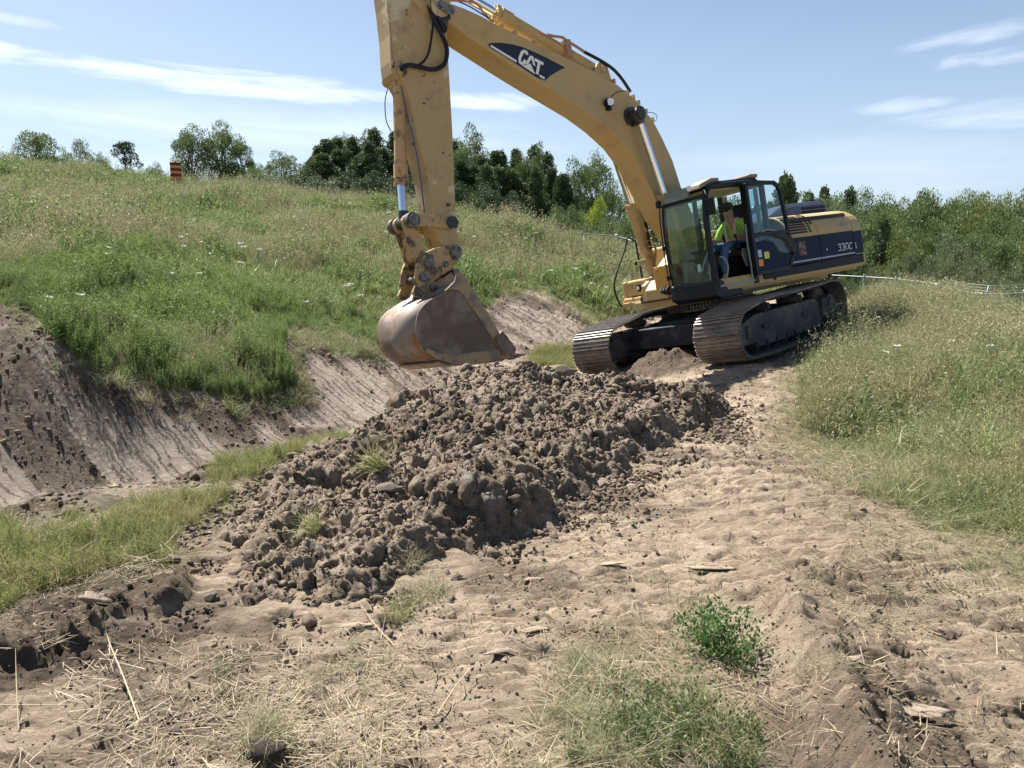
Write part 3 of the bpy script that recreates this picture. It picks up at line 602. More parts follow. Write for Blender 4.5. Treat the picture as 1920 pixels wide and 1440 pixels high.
# ---- crawler tracks
def arc(cx, cz, r, a0, a1, n):
    return [(cx + r * math.cos(R(a0 + (a1 - a0) * i / n)), cz + r * math.sin(R(a0 + (a1 - a0) * i / n))) for i in range(n + 1)]
def resample(P, step):
    P = np.array(P + [P[0]]); seg = np.linalg.norm(np.diff(P, axis=0), axis=1); s = np.concatenate([[0], np.cumsum(seg)]); n = round(s[-1] / step); t = np.arange(n) * s[-1] / n
    return np.stack([np.interp(t, s, P[:, 0]), np.interp(t, s, P[:, 1])], 1), s[-1] / n
LOOP = arc(2.04, .47, .40, -88, 74, 16) + [(1.55, .935), (1.15, .985), (.75, 1.00), (0.1, .985), (-.5, 1.00), (-1.2, 1.015), (-1.75, 1.04)] + arc(-2.02, .56, .47, 84, 262, 14) + [(-1.4, .055), (0, .045), (1.3, .05)]
TW = .85
def make_track(yc, label):
    C, st = resample(LOOP, .216); n = len(C); mb = MB()
    for i in range(n):
        a = C[i]; b = C[(i + 1) % n]; d = (b - a) / np.linalg.norm(b - a); nr = np.array([d[1], -d[0]])
        def P(u, w): q = a + d * u + nr * w; return (q[0], q[1])
        w0 = yc - TW / 2; w1 = yc + TW / 2
        mb.cur = 0
        mb.py([P(.004, -.012), P(st - .006, -.012), P(st - .006, .014), P(.004, .014)], w0, w1)
        for k, (u, hgt) in enumerate(((.03, .042), (.10, .038), (.17, .040))):
            mb.cur = 0; mb.py([P(u - .011, .010), P(u + .011, .010), P(u + .007, hgt - .006), P(u - .007, hgt - .006)], w0 + .002, w1 - .002)
            mb.cur = 1; mb.py([P(u - .007, hgt - .006), P(u + .007, hgt - .006), P(u + .006, hgt), P(u - .006, hgt)], w0 + .004, w1 - .004)
        mb.cur = 2
        for yy in (-.10, .10): mb.py([P(.015, -.085), P(st - .015, -.085), P(st - .004, -.012), P(.004, -.012)], yc + yy - .025, yc + yy + .025)
    t = mb.build('crawler_track', [STEEL, SHINE, DARKF], EX, xf=u2m); t['label'] = label
    def disc(x, z, r, w, hub, m, name, spokes=0):
        d = MB(); d.cyl((x, yc - w, z), (x, yc + w, z), r, n=32); d.cyl((x, yc - w - .06, z), (x, yc + w + .06, z), hub, n=20); d.cyl((x, yc - w - .075, z), (x, yc + w + .075, z), hub * .55, n=14)
        if spokes:
            for k in range(spokes):
                a = 2 * math.pi * k / spokes; ux, uz = math.cos(a), math.sin(a)
                d.py([(x + ux * r * .97 - uz * .05, z + uz * r * .97 + ux * .05), (x + ux * r * .97 + uz * .05, z + uz * r * .97 - ux * .05), (x + ux * (r + .08) + uz * .02, z + uz * (r + .08) - ux * .02), (x + ux * (r + .08) - uz * .02, z + uz * (r + .08) + ux * .02)], yc - .04, yc + .04)
        d.build(name, m, t, xf=u2m)
    disc(2.04, .47, .33, .07, .16, FRAME, 'idler_wheel'); disc(-2.02, .56, .38, .05, .2, FRAME, 'sprocket', 20)
    for k in range(8): disc(1.45 - k * .41, .20, .115, .16, .07, DARKF, 'track_roller')
    for x in (.82, -.62): disc(x, .84, .085, .17, .06, FRAME, 'carrier_roller')
    f = MB(); hw = .20
    f.py([(2.1, .26), (2.25, .36), (2.2, .56), (1.75, .66), (1.35, .74), (-1.35, .76), (-1.6, .66), (-2.1, .74), (-2.2, .5), (-1.8, .36), (-1.5, .27), (1.6, .26)], yc - hw, yc + hw)
    for sgn in (1, -1):
        f.box(1.55, 1.78, yc + sgn * hw, yc + sgn * (hw + .05), .36, .58); f.box(-1.9, -1.55, yc + sgn * hw, yc + sgn * (hw + .07), .36, .72)
        f.box(-.95, -.6, yc + sgn * hw, yc + sgn * (hw + .06), .50, .56); f.box(.75, 1.15, yc + sgn * hw, yc + sgn * (hw + .06), .48, .54)
        f.py([(1.5, .18), (-1.5, .18), (-1.4, .27), (1.4, .27)], yc + sgn * (hw - .02), yc + sgn * (hw + .02))
    f.build('track_frame', FRAME, t, bevel=.012, xf=u2m)
    g = MB(); g.cyl((-2.02, yc - .3, .56), (-2.02, yc + .27, .56), .22, n=26); g.cyl((-2.02, yc + .27, .56), (-2.02, yc + .30, .56), .17, n=26)
    g.build('final_drive', FRAME, t, xf=u2m); return t
make_track(1.295, 'dusty crawler track nearest the grass bank'); make_track(-1.295, 'crawler track on the ditch side')
# ---- carbody and swing ring
m = MB()
m.py([(1.25, .42), (1.1, .80), (.8, .92), (-.8, .92), (-1.1, .80), (-1.25, .42), (-.9, .36), (.9, .36)], -.62, .62)
for sgn in (1, -1):
    m.prism([(1.55, sgn * 1.12, .32), (1.75, sgn * 1.12, .72), (.95, sgn * .45, .84), (.75, sgn * .45, .36)], (-.55, 0, 0)); m.prism([(-.9, sgn * 1.12, .32), (-1.0, sgn * 1.12, .72), (-.3, sgn * .45, .84), (-.2, sgn * .45, .36)], (-.45, 0, 0))
m.box(1.2, 1.55, -1.1, 1.1, .36, .74)
m.build('carbody', DARKF, EX, bevel=.02, xf=u2m)
m = MB(); m.cyl((0, 0, .90), (0, 0, 1.02), .82, n=60); m.cyl((0, 0, 1.055), (0, 0, 1.10), .80, n=60)
for k in range(84):
    a = 2 * math.pi * k / 84; c_, s_ = math.cos(a), math.sin(a)
    m.prism([(c_ * .80 - s_ * .017, s_ * .80 + c_ * .017, .945), (c_ * .80 + s_ * .017, s_ * .80 - c_ * .017, .945), (c_ * .86 + s_ * .012, s_ * .86 - c_ * .012, .945), (c_ * .86 - s_ * .012, s_ * .86 + c_ * .012, .945)], (0, 0, .10))
m.build('swing_gear', PIN, EX)
# ---- revolving frame
m = MB()
m.box(-2.9, 1.35, -.75, .75, 1.10, 1.25); m.box(-2.8, 1.0, -1.44, 1.44, 1.19, 1.27)
for sgn in (1, -1): m.py([(1.45, 1.25), (1.45, 1.55), (1.15, 1.72), (.5, 2.2), (.15, 2.3), (-.1, 2.2), (-.3, 1.25)], sgn * .30, sgn * .40)
m.box(-.1, 1.2, -.30, .30, 1.26, 1.40)
m.build('swing_frame', YEL, EX, bevel=.012)
m = MB(); m.py([(1.47, 1.22), (1.47, 1.44), (-2.95, 1.44), (-3.12, 1.46), (-3.12, 1.235), (-2.6, 1.225)], 1.40, 1.485); sk = m.build('side_skirt', YEL, EX, bevel=.03)
m = MB(); m.py([(.33, 1.425), (-3.02, 1.475), (-3.02, 1.30), (.27, 1.295)], 1.487, 1.515); m.build('step_pad', RUB, sk, bevel=.012)
m = MB(); m.py([(.85, 1.22), (.85, 1.44), (-3.12, 1.44), (-3.12, 1.22)], -1.485, -1.40); m.build('side_skirt', YEL, EX, bevel=.03)
# ---- engine house: rounded shoulders, lower doors dark blue
def prof(y1, z0, zs, zt, rr, inner=0):
    """half profile (Y, Z) from the side door up over the rounded shoulder"""
    P = [(y1, z0), (y1, zs)]
    for i in range(1, 9):
        a = R(90 * i / 8); P.append((y1 - rr + rr * math.cos(a), zs + (zt - zs) * math.sin(a)))
    return P
def sweep(P, x0, x1, t=.03):
    Q = [(y, z) for y, z in P]; I = [(y - t * 1.0, z - t * .6) for y, z in P]; return Q + I[::-1]
for sgn in (1, -1):
    hw = prof(1.48, 1.97, 1.99, 2.43, .45)
    for (x0, x1, nm) in ((-.62, -1.58, 'hood_panel'), (-1.595, -2.78, 'hood_panel')):
        m = MB(); pts = [(sgn * y, z) for y, z in sweep(hw, 0, 0)]; m.px(pts, x0, x1); hp = m.build(nm, YEL, EX, bevel=.008)
        if sgn == 1 and x0 == -.62:
            g = MB()
            def onh(f, off=.003):
                """point on the hood shoulder, f 0..1 down from the crown edge"""
                a = R(90 * (1 - f)); return (1.48 - .45 + (.45 + off) * math.cos(a), 1.99 + (.44 + off) * math.sin(a))
            for ix in range(16):
                for iz in range(9):
                    if ix > 12 and ix < 14: continue
                    x = -.70 - ix * .043; f0 = .26 + iz * .078; (ya, za), (yb, zb) = onh(f0), onh(f0 + .052)
                    g.prism([(x, ya, za), (x - .029, ya, za), (x - .029, yb, zb), (x, yb, zb)], (0, .003, .002))
            for iz in range(8):
                for ix in range(3):
                    x = -1.42 - ix * .036; f0 = .12 + iz * .075; (ya, za), (yb, zb) = onh(f0), onh(f0 + .05)
                    g.prism([(x, ya, za), (x - .024, ya, za), (x - .024, yb, zb), (x, yb, zb)], (0, .003, .002))
            g.build('grille', BLK, hp)
        if sgn == 1 and x0 != -.62:
            g = MB()
            for iz, (xa, xb) in enumerate(((-2.42, -2.66), (-2.36, -2.68))):
                for k in range(5):
                    f0 = (.50 if iz == 0 else .78) + .018 * k
                    if k % 2: continue
                    (ya, za), (yb, zb) = onh(f0), onh(f0 + .014); g.prism([(xa, ya, za), (xb, ya, za), (xb, yb, zb), (xa, yb, zb)], (0, .002, .001))
            g.build('small_plate', GREYP, hp)
    for (x0, x1) in ((-.55, -1.585), (-1.60, -2.78)):
        m = MB(); m.py([(x0, 1.455), (x0, 1.958), (x1, 1.958), (x1, 1.455)], sgn * 1.43, sgn * 1.478); d = m.build('side_door', NAVY, EX, bevel=.008)
        if sgn == 1:
            g = MB(); g.py([(x0, 1.50), (x1, 1.50 + .0), (x1, 1.53), (x0, 1.53)], 1.4795, 1.4825); g.build('stripe', PURP, d)
            if x0 == -.55:
                g = MB()
                for ix in range(6):
                    for iz in range(8): g.box(-.66 - ix * .022, -.676 - ix * .022, 1.4785, 1.482, 1.70 + iz * .024, 1.718 + iz * .024)
                g.build('vent', GREYP, d)
                g = MB(); g.box(-.90, -1.12, 1.4785, 1.4815, 1.62, 1.88); g.build('warning_label', mat('brown_label', (.10, .045, .03), .6, noise=[(16, (.25, .2, .16), .55, .6, 4)]), d)
            else:
                g = MB(); g.cyl((-1.80, 1.478, 1.66), (-1.80, 1.49, 1.66), .016, n=12); g.build('latch', CHROME, d)
                T4 = lambda x, y: at(1400 + x / 6.546, 320 + y / 6.546, 1.48)
                g = MB(); wd = .022
                for ch in ([(1122, 915), (1135, 900), (1152, 905), (1150, 930), (1140, 938)], [(1140, 938), (1158, 950), (1160, 975), (1145, 985), (1130, 978)],
                           [(1168, 905), (1182, 893), (1197, 898), (1196, 922), (1186, 930)], [(1186, 930), (1202, 942), (1204, 965), (1190, 978), (1176, 970)],
                           [(1214, 900), (1224, 888), (1240, 892)], [(1216, 910), (1214, 950), (1224, 968)], [(1247, 900), (1250, 940), (1240, 964)],
                           [(1292, 892), (1278, 882), (1262, 892)], [(1260, 905), (1262, 945), (1274, 960), (1292, 950)], [(1336, 880), (1344, 950), (1352, 948)]):
                    g.stroke(ch, wd * .8, T4, 1.4785, .003)
                g.build('lettering', WHITE, d)
m = MB(); m.px([(-1.03, 2.36), (1.03, 2.36), (1.03, 2.425), (-1.03, 2.425)], -.62, -2.78); m.build('hood_top', YEL, EX, bevel=.01)
m = MB(); m.box(-.66, -2.74, -1.38, 1.38, 1.3, 2.34); m.build('engine_block', DARKF, EX)
# exhaust cowl
m = MB()
def loft(rings, mb):
    n = len(rings[0]); V = [p for r_ in rings for p in r_]
    mb.add(V, [(i * n + k, i * n + (k + 1) % n, (i + 1) * n + (k + 1) % n, (i + 1) * n + k) for i in range(len(rings) - 1) for k in range(n)])
    mb.add(rings[0], [tuple(range(n - 1, -1, -1))]); mb.add(rings[-1], [tuple(range(n))])
def cring(x, y0, y1, z0, z1, c): return [(x, y0, z0), (x, y1, z0), (x, y1, z1 - c), (x, y1 - c, z1), (x, y0 + c, z1), (x, y0, z1 - c)][::-1]
loft([cring(-.98, .25, .85, 2.36, 2.46, .02), cring(-1.35, .18, .92, 2.36, 2.62, .07), cring(-1.6, .15, .95, 2.36, 2.68, .09), cring(-2.75, .15, .95, 2.36, 2.70, .09), cring(-2.92, .2, .92, 2.36, 2.62, .08)], m)
cw_ = m.build('exhaust_cowl', mat('dark_cowl', (.035, .04, .06), .3), EX, bevel=.03)
g = MB()
for ix in range(14):
    for iz in range(2): g.box(-1.95 - ix * .062, -1.995 - ix * .062, .948, .953, 2.46 + iz * .07, 2.505 + iz * .07)
g.build('cowl_vent', mat('vent_hole', (.004, .004, .006), .9), cw_)
m = MB(); m.cyl((-2.2, -.35, 2.42), (-2.2, -.35, 2.72), .07, n=16); m.tube([(-2.2, -.35, 2.70), (-2.2, -.35, 2.78), (-2.27, -.35, 2.84), (-2.36, -.35, 2.86)], .055); m.build('exhaust_pipe', GREASE, EX)
# counterweight: plan curve swept through the same profile
m = MB(); plan = []
for i in range(13):
    a = R(-52 + 104 * i / 12); plan.append((-3.10 - .42 * math.cos(a * 90 / 52), 1.475 * math.sin(a * 90 / 52)))
plan = [(x, max(-1.475, min(1.475, y))) for x, y in plan]
def cwring(z, sh): return [(-2.80, -1.475 + sh * .2, z)] + [(x + sh, y * (1 - sh * .12), z) for x, y in plan] + [(-2.80, 1.475 - sh * .2, z)]
rings = [cwring(1.27, .10), cwring(1.34, 0), cwring(1.94, 0)]; m.cur = 0; loft(rings, m)
m.cur = 1
def cwtop(a): k = (1.03 + .447 * math.cos(a)) / 1.477; z = 1.99 + .44 * math.sin(a); q = [(-2.80, -1.475)] + plan + [(-2.80, 1.475)]; return [(x + (.30 * (1 - math.cos(a)) if x < -2.9 else 0), y * k, z) for x, y in q]
loft([[(x, y, 1.945) for x, y, z in cwtop(0)]] + [cwtop(R(90 * i / 7)) for i in range(8)], m)
cwt = m.build('counterweight', [NAVY, YEL], EX, bevel=.02)
m = MB(); loft([cwring(1.23, .10), cwring(1.29, -.02), cwring(1.49, -.02), cwring(1.50, .01)], m); m.build('bumper_band', mat('scraped_yellow', (.40, .27, .11), .6, noise=[(4, (.12, .09, .07), .5, .62, 8)]), cwt, bevel=.01)
# storage box and hand rail, front right
m = MB(); m.box(.1, .90, -1.48, -.80, 1.38, 1.70); m.box(.1, .93, -1.48, -.79, 1.19, 1.365)
bx = m.build('storage_box', YEL, EX, bevel=.035)
m = MB(); m.cyl((.90, -1.0, 1.53), (.925, -1.0, 1.53), .075, n=6); m.cyl((.925, -1.0, 1.53), (.94, -1.0, 1.53), .05, n=14); m.build('work_lamp', [BLK], bx)
m = MB(); m.cyl((.938, -1.0, 1.53), (.948, -1.0, 1.53), .038, n=14); m.build('lamp_lens', LAMPG, bx)
m = MB(); m.box(.905, .915, -1.30, -1.18, 1.55, 1.66); m.build('box_latch', YELW, bx, bevel=.01)
m = MB(); m.box(-2.7, .05, -1.46, -.5, 1.28, 2.30); m.build('tank_housing', YEL, EX, bevel=.04)
m = MB(); m.tube([(.30, -1.50, 2.5), (.52, -1.50, 2.60), (.62, -1.50, 2.40), (1.06, -1.52, 1.72), (1.03, -1.50, 1.30), (.92, -1.46, 1.21), (.75, -1.44, 1.20)], .02, sub=4); m.tube([(.30, -1.50, 2.5), (.28, -1.48, 1.7)], .02, sub=1); m.build('hand_rail', RUB, EX)

# ---- boom
BH = .25
pt = lambda L_, Y: [at(x, y, Y) for x, y in L_]
top = pt([(1277, 350), (1261, 300), (1242, 259), (1224, 225), (1192, 187), (1158, 159), (1111, 131), (1086, 120), (1005, 81), (927, 44), (905, 31), (867, 14), (836, 3)], BH)
low = pt([(841, 41), (880, 70), (917, 94), (961, 123), (999, 147), (1055, 181), (1096, 206), (1133, 234), (1167, 266), (1192, 300), (1211, 337)], BH)
OUT = [(.0, 1.82), (.18, 1.70), (.42, 1.78)] + [(1.25, 2.75)] + [tuple(p) for p in low[::-1]] + [(5.72, 6.02), (5.86, 6.20), (5.80, 6.42)] + [tuple(p) for p in top[::-1]] + [(.42, 2.6), (.02, 2.12)]
# low runs nose->foot and top foot->nose after the reversals above
m = MB(); m.py(OUT, -BH, BH); boom = m.build('boom', YEL, EX, bevel=.014)
f1 = lambda x, y: at(680 + x / 3.2, y / 3.2, BH + .003)
m = MB(); m.py([f1(*p) for p in [(750, 265), (775, 257), (830, 257), (900, 266), (960, 283), (1030, 312), (1120, 355), (1215, 405), (1170, 428), (1130, 452), (1093, 484), (1040, 462), (960, 408), (860, 342), (770, 290)]], BH + .001, BH + .004)
dc = m.build('decal', DECAL, boom)
m = MB(); t_, y_ = .003, BH + .0045
m.stroke([(768, 275), (922, 369)], .035, f1, y_, t_); m.stroke([(1060, 453), (1091, 471)], .035, f1, y_, t_)
m.stroke([(987, 330), (982, 313), (967, 307), (954, 318), (941, 353), (943, 374), (956, 383), (969, 375), (975, 360)], .052, f1, y_, t_)
m.py([f1(*p) for p in [(1003, 333), (1022, 338), (1036, 398), (1022, 390), (1013, 352), (992, 385), (975, 383)]], y_, y_ + t_)
m.py([f1(*p) for p in [(957, 394), (1006, 382), (1034, 446)]], y_ + .0006, y_ + .0036)
m.stroke([(1031, 357), (1084, 384)], .05, f1, y_, t_); m.stroke([(1059, 374), (1045, 446)], .055, f1, y_ + .0003, t_)
m.build('lettering', WHITE, dc)
a = at(1138, 195, BH); m = MB(); m.cyl((a[0], BH, a[1]), (a[0] + .03, BH + .12, a[1]), .085, n=6); m.box(a[0] - .05, a[0] + .05, BH, BH + .05, a[1] - .12, a[1] + .02); lm = m.build('boom_lamp', BLK, boom)
m = MB(); m.cyl((a[0] + .03, BH + .12, a[1]), (a[0] + .035, BH + .13, a[1]), .065, n=16); m.build('lamp_lens', LAMPG, lm)
cp = at(1195, 214, .42)
m = MB(); m.cyl((cp[0], -.50, cp[1]), (cp[0], .50, cp[1]), .085, n=20); m.cyl((cp[0], BH, cp[1]), (cp[0], BH + .05, cp[1]), .17, n=24); m.cyl((cp[0], .50, cp[1]), (cp[0], .515, cp[1]), .12, n=20); m.build('boom_pin', GREASE, boom)
# nose of the boom: forked bracket with its pin lock
npn = at(838, 14, .3)
m = MB()
for sgn in (1, -1): m.cyl((npn[0] + .14, sgn * .25, npn[1] + .04), (npn[0] + .14, sgn * .33, npn[1] + .04), .20, n=28)
m.build('stick_pivot', YELW, boom, bevel=.01)
f5 = lambda x, y, Y=.36: (lambda q: (q[0], Y, q[1]))(at(700 + x / 6.26, y / 6.26, Y))
m = MB(); m.prism([f5(*p) for p in [(755, 20), (790, 5), (830, 30), (935, 95), (955, 130), (940, 170), (905, 180), (770, 100), (745, 60)]], (0, .03, 0)); q = f5(790, 57); m.cyl(q, (q[0], q[1] + .05, q[2]), .045, n=14); q = f5(912, 125); m.cyl(q, (q[0], q[1] + .05, q[2]), .04, n=14)
m.build('pin_lock_plate', mat('grey_worn_plate', (.16, .18, .19), .5, noise=[(12, (.05, .05, .05), .5, .6, 6)]), boom, bevel=.006)
# ---- stick cylinder over the boom with its lines
def ram(a, g, b, rb, rr, Y, nm, mbar, sub=()):
    """barrel a->g, bright rod g->b in the plane Y"""
    A, G, B = (np.array([p[0], Y, p[1]]) for p in (a, g, b)); d = (G - A) / np.linalg.norm(G - A)
    m = MB(); m.cyl(A, G, rb, n=26); m.cyl(G - d * .26, G - d * .05, rb * 1.16, n=26); m.cyl(G - d * .04, G + d * .03, rb * 1.02, n=26); m.cyl(A - d * .05, A + d * .08, rb * 1.05, n=26)
    m.cyl((A[0], Y - rb * 1.1, A[2]), (A[0], Y + rb * 1.1, A[2]), rb * 1.05, n=22)
    for k in range(8):
        u = np.cross(d, (0, 1, 0)); u /= np.linalg.norm(u); a_ = 2 * math.pi * k / 8; off = (math.cos(a_) * np.array([0, 1, 0]) + math.sin(a_) * u) * rb * 1.02
        m.cyl(G + off - d * .02, G + off + d * .05, .018, n=6)
    o = m.build(nm, mbar, EX, bevel=.006)
    m = MB(); m.cyl(G, B, rr, n=22); m.build('rod', CHROME, o)
    m = MB(); m.cyl((B[0], Y - rb * .95, B[2]), (B[0], Y + rb * .95, B[2]), rb * .95, n=22); m.cyl(B - d * .18, B, rr * 1.25, rb * .8, n=20); m.build('rod_eye', GREASE, o)
    return o
A_ = at(1118, 136, 0); G_ = at(930, 26, 0); dd = np.array(G_) - np.array(A_); B_ = np.array(G_) + dd / np.linalg.norm(dd) * 1.35
sc_ = ram(A_, G_, B_, .125, .075, 0, 'stick_cylinder', YEL)
m = MB(); m.py([(A_[0] - .22, A_[1] - .34), (A_[0] - .12, A_[1] + .08), (A_[0] + .1, A_[1] + .1), (A_[0] + .35, A_[1] - .22)], .13, .17); m.py([(A_[0] - .22, A_[1] - .34), (A_[0] - .12, A_[1] + .08), (A_[0] + .1, A_[1] + .1), (A_[0] + .35, A_[1] - .22)], -.17, -.13); m.cyl((A_[0], -.2, A_[1]), (A_[0], .2, A_[1]), .06, n=16); m.build('cylinder_bracket', YEL, boom, bevel=.008)
PX = lambda x, y, Y: (lambda q: (q[0], Y, q[1]))(at(x, y, Y))
m = MB(); m.tube([PX(1025, 65, .12), PX(1040, 68, .14), PX(1054, 70, .15), PX(1062, 76, .16), PX(1082, 88, .16), PX(1095, 97, .16)], .024); m.tube([PX(1006, 60, .10), PX(1022, 66, .12), PX(1050, 82, .12)], .02)
m.box(*(lambda q: (q[0] - .05, q[0] + .05, -.0, .18, q[2] - .25, q[2] + .03))(PX(1060, 80, .1)))
m.build('steel_line', mat('rusty_line', (.36, .20, .12), .5), sc_)
m = MB(); m.tube([PX(1095, 97, .16), PX(1112, 106, .18), PX(1130, 116, .2), PX(1150, 130, .22), PX(1166, 148, .22), PX(1182, 172, .2)], .028)
m.build('boom_hose', RUB, boom)
m = MB(); m.tube([PX(842, 1, .1), PX(868, 2, .1), PX(888, 5, .1), PX(898, 11, .1), PX(905, 22, .1), PX(915, 33, .1), PX(925, 42, .1)], .02); m.build('steel_line', bpy.data.materials['rusty_line'], boom)
for P_, r_ in (([PX(860, 3, .2), PX(880, 12, .2), PX(900, 24, .2), PX(916, 34, .2)], .01), ([PX(1140, 190, .3), PX(1150, 178, .27), PX(1160, 172, .26), PX(1176, 170, .26)], .006),
               ([PX(1205, 211, .2), PX(1222, 211, .2), PX(1231, 216, .2), PX(1231, 224, .2), PX(1226, 228, .2)], .006)): m = MB(); m.tube(P_, r_); m.build('wire', RUB, boom)
m = MB()
for x, y in [(1175, 173), (1186, 182), (1196, 192), (1210, 208), (1222, 224), (1150, 152), (940, 50), (965, 61), (1002, 78)]:
    q = PX(x, y, .2); m = MB(); m.box(q[0] - .02, q[0] + .02, .14, .24, q[2] - .05, q[2] + .03); m.build('boss', YEL, boom)
# ---- boom cylinders
b0 = at(1240, 556, -.42); bg_ = at(1184, 386, -.42); bp = (cp[0], cp[1])
for Y in (-.42, .42):
    bc = ram(b0, bg_, bp, .115, .066, Y, 'boom_cylinder', YEL)
    if Y < 0:
        m = MB(); o8 = lambda x, y, Yp=-.28: PX(1130 + x / 5.54, 300 + y / 5.54, Yp)
        m.tube([o8(375, 480), o8(385, 560), o8(410, 650), o8(450, 730), o8(505, 780), o8(510, 815), o8(450, 850)], .02); m.tube([o8(440, 850), o8(430, 890), o8(470, 950), o8(530, 1010)], .024); m.tube([o8(480, 900), o8(510, 880), o8(545, 900), o8(548, 1000), o8(545, 1100)], .024)
        m.tube([o8(545, 1000), o8(550, 1150), o8(580, 1250), o8(630, 1320), o8(700, 1345), o8(735, 1330)], .026); m.tube([o8(660, 1050), o8(665, 1200), o8(700, 1290)], .028); m.tube([o8(690, 1050), o8(700, 1200), o8(735, 1290)], .024)
        m.build('steel_line', mat('yellow_line', (.40, .26, .11), .45), bc)
        m = MB(); m.tube([o8(400, 530), o8(430, 560), o8(450, 680), o8(475, 800), o8(500, 930)], .022); m.build('hose', RUB, bc)
        q0, q1 = o8(430, 1060, -.42), o8(430, 1061, -.42); m = MB(); m.box(q0[0] - .05, q0[0] + .05, -.56, -.24, q0[2] - .05, q0[2] + .05); m.build('clamp', YELW, bc, bevel=.006)
        m = MB(); m.box(q0[0] - .04, q0[0] + .04, -.63, -.565, q0[2] - .035, q0[2] + .035); m.build('clamp_bolt', BLK, bc)
m = MB(); m.py([(1.5, 1.25), (1.5, 1.45), (1.0, 1.9), (.5, 2.28), (.2, 2.28), (.2, 1.4)], -.28, .28)
m.build('boom_foot_bracket', YEL, EX, bevel=.02)
m = MB(); m.cyl((1.515, .10, 1.78), (1.54, .10, 1.78), .03, n=10); m.box(1.25, 1.51, .02, .42, 1.45, 1.85); m.build('valve_cover', mat('orange_yellow', (.50, .28, .06), .5), EX, bevel=.01)
m = MB(); m.cyl((b0[0], -.56, b0[1]), (b0[0], .56, b0[1]), .07, n=18); m.cyl((b0[0] + .02, -.15, b0[1] + .0), (b0[0] + .02, .25, b0[1]), .14, n=22); m.box(1.0, 1.42, -.5, .5, 1.22, 1.34); m.build('cylinder_foot_pin', GREASE, EX)
m = MB(); m.box(1.35, 1.52, .30, .52, 1.27, 1.36); m.build('red_tag', RED, EX)
m = MB()
for k in range(3): m.tube([(1.5, .2 + k * .07, 1.46), (1.6, .22 + k * .07, 1.40), (1.55, .3 + k * .05, 1.34), (1.35, .38 + k * .04, 1.32)], .022)
m.build('hose_bundle', RUB, EX)
# ---- stick
SH = .22
sl_ = pt([(729, 5), (735, 60), (738, 110), (741, 133), (752, 146), (760, 160), (770, 190), (783, 259), (805, 344), (814, 406), (826, 452), (838, 478)], SH)
sr_ = pt([(857, 484), (864, 474), (861, 455), (857, 430), (853, 360), (849, 250), (841, 110), (838, 62)], SH)
SO = [tuple(p) for p in sl_] + [tuple(p) for p in sr_] + [(5.25, 6.05), (5.30, 6.45), (5.6, 7.15), (5.85, 7.5), (6.1, 7.5), (6.22, 6.9)]
m = MB(); m.py(SO, -SH, SH); stick = m.build('stick', YELW, EX, bevel=.014)
m = MB()
for Y in (-.2, .16):   # flanges that carry the bucket cylinder
    m.py([tuple(p) for p in pt([(722, -2), (728, 60), (731, 128), (742, 150), (752, 146), (741, 110), (738, 40), (736, 0)], Y)], Y, Y + .04)
m.build('cylinder_flange', YELW, stick, bevel=.006)
bc0 = at(748, 152, 0); bcg = at(752, 342, 0); bcb = at(757, 419, 0)
bk = ram(bc0, bcg, bcb, .093, .062, 0, 'bucket_cylinder', mat('rusty_yellow', (.46, .29, .13), .5, noise=[(6, (.16, .08, .05), .52, .62, 8)]))
m = MB(); q = at(745, 140, .1); m.cyl((q[0], -.26, q[1]), (q[0], .265, q[1]), .075, n=20); m.build('hose_port', LINKM, bk)
m = MB(); T5 = lambda x, y, Y=.30: f5(x, y, Y)
m.tube([T5(660, 0), T5(655, 60), T5(680, 150), T5(730, 260), T5(800, 400), T5(850, 520), T5(865, 620), T5(840, 740), T5(770, 800), T5(680, 815), T5(560, 790), T5(430, 765), T5(350, 790), T5(310, 830, .2)], .034)
m.tube([T5(690, 0), T5(685, 100), T5(705, 240), T5(690, 380), T5(670, 520), T5(640, 640), T5(590, 720), T5(540, 760)], .018)
m.tube([T5(720, 30), T5(740, 150), T5(800, 290), T5(850, 380)], .03)
m.build('stick_hose', RUB, stick)
m = MB(); m.prism([T5(*p, .26) for p in [(640, 60), (700, 0), (830, 0), (890, 230), (862, 260), (855, 350), (790, 270), (700, 200)]], (0, .05, 0)); m.build('grease_plate', GREASE, stick)
m = MB(); m.prism([T5(*p, .02) for p in [(245, 760), (265, 735), (310, 745), (330, 860), (330, 960), (250, 960)]], (0, .14, 0)); m.build('valve', mat('grey_valve', (.20, .22, .23), .5), bk, bevel=.01)
m = MB(); m.tube([PX(727, 165, -.15), PX(722, 190, -.15), PX(724, 225, -.15), PX(733, 246, -.1)], .008); m.tube([PX(752, 160, .23), PX(765, 220, .24), PX(776, 262, .24), PX(788, 330, .24), PX(796, 400, .24)], .010)
m.build('wire', mat('blue_wire', (.03, .07, .15), .5), stick)
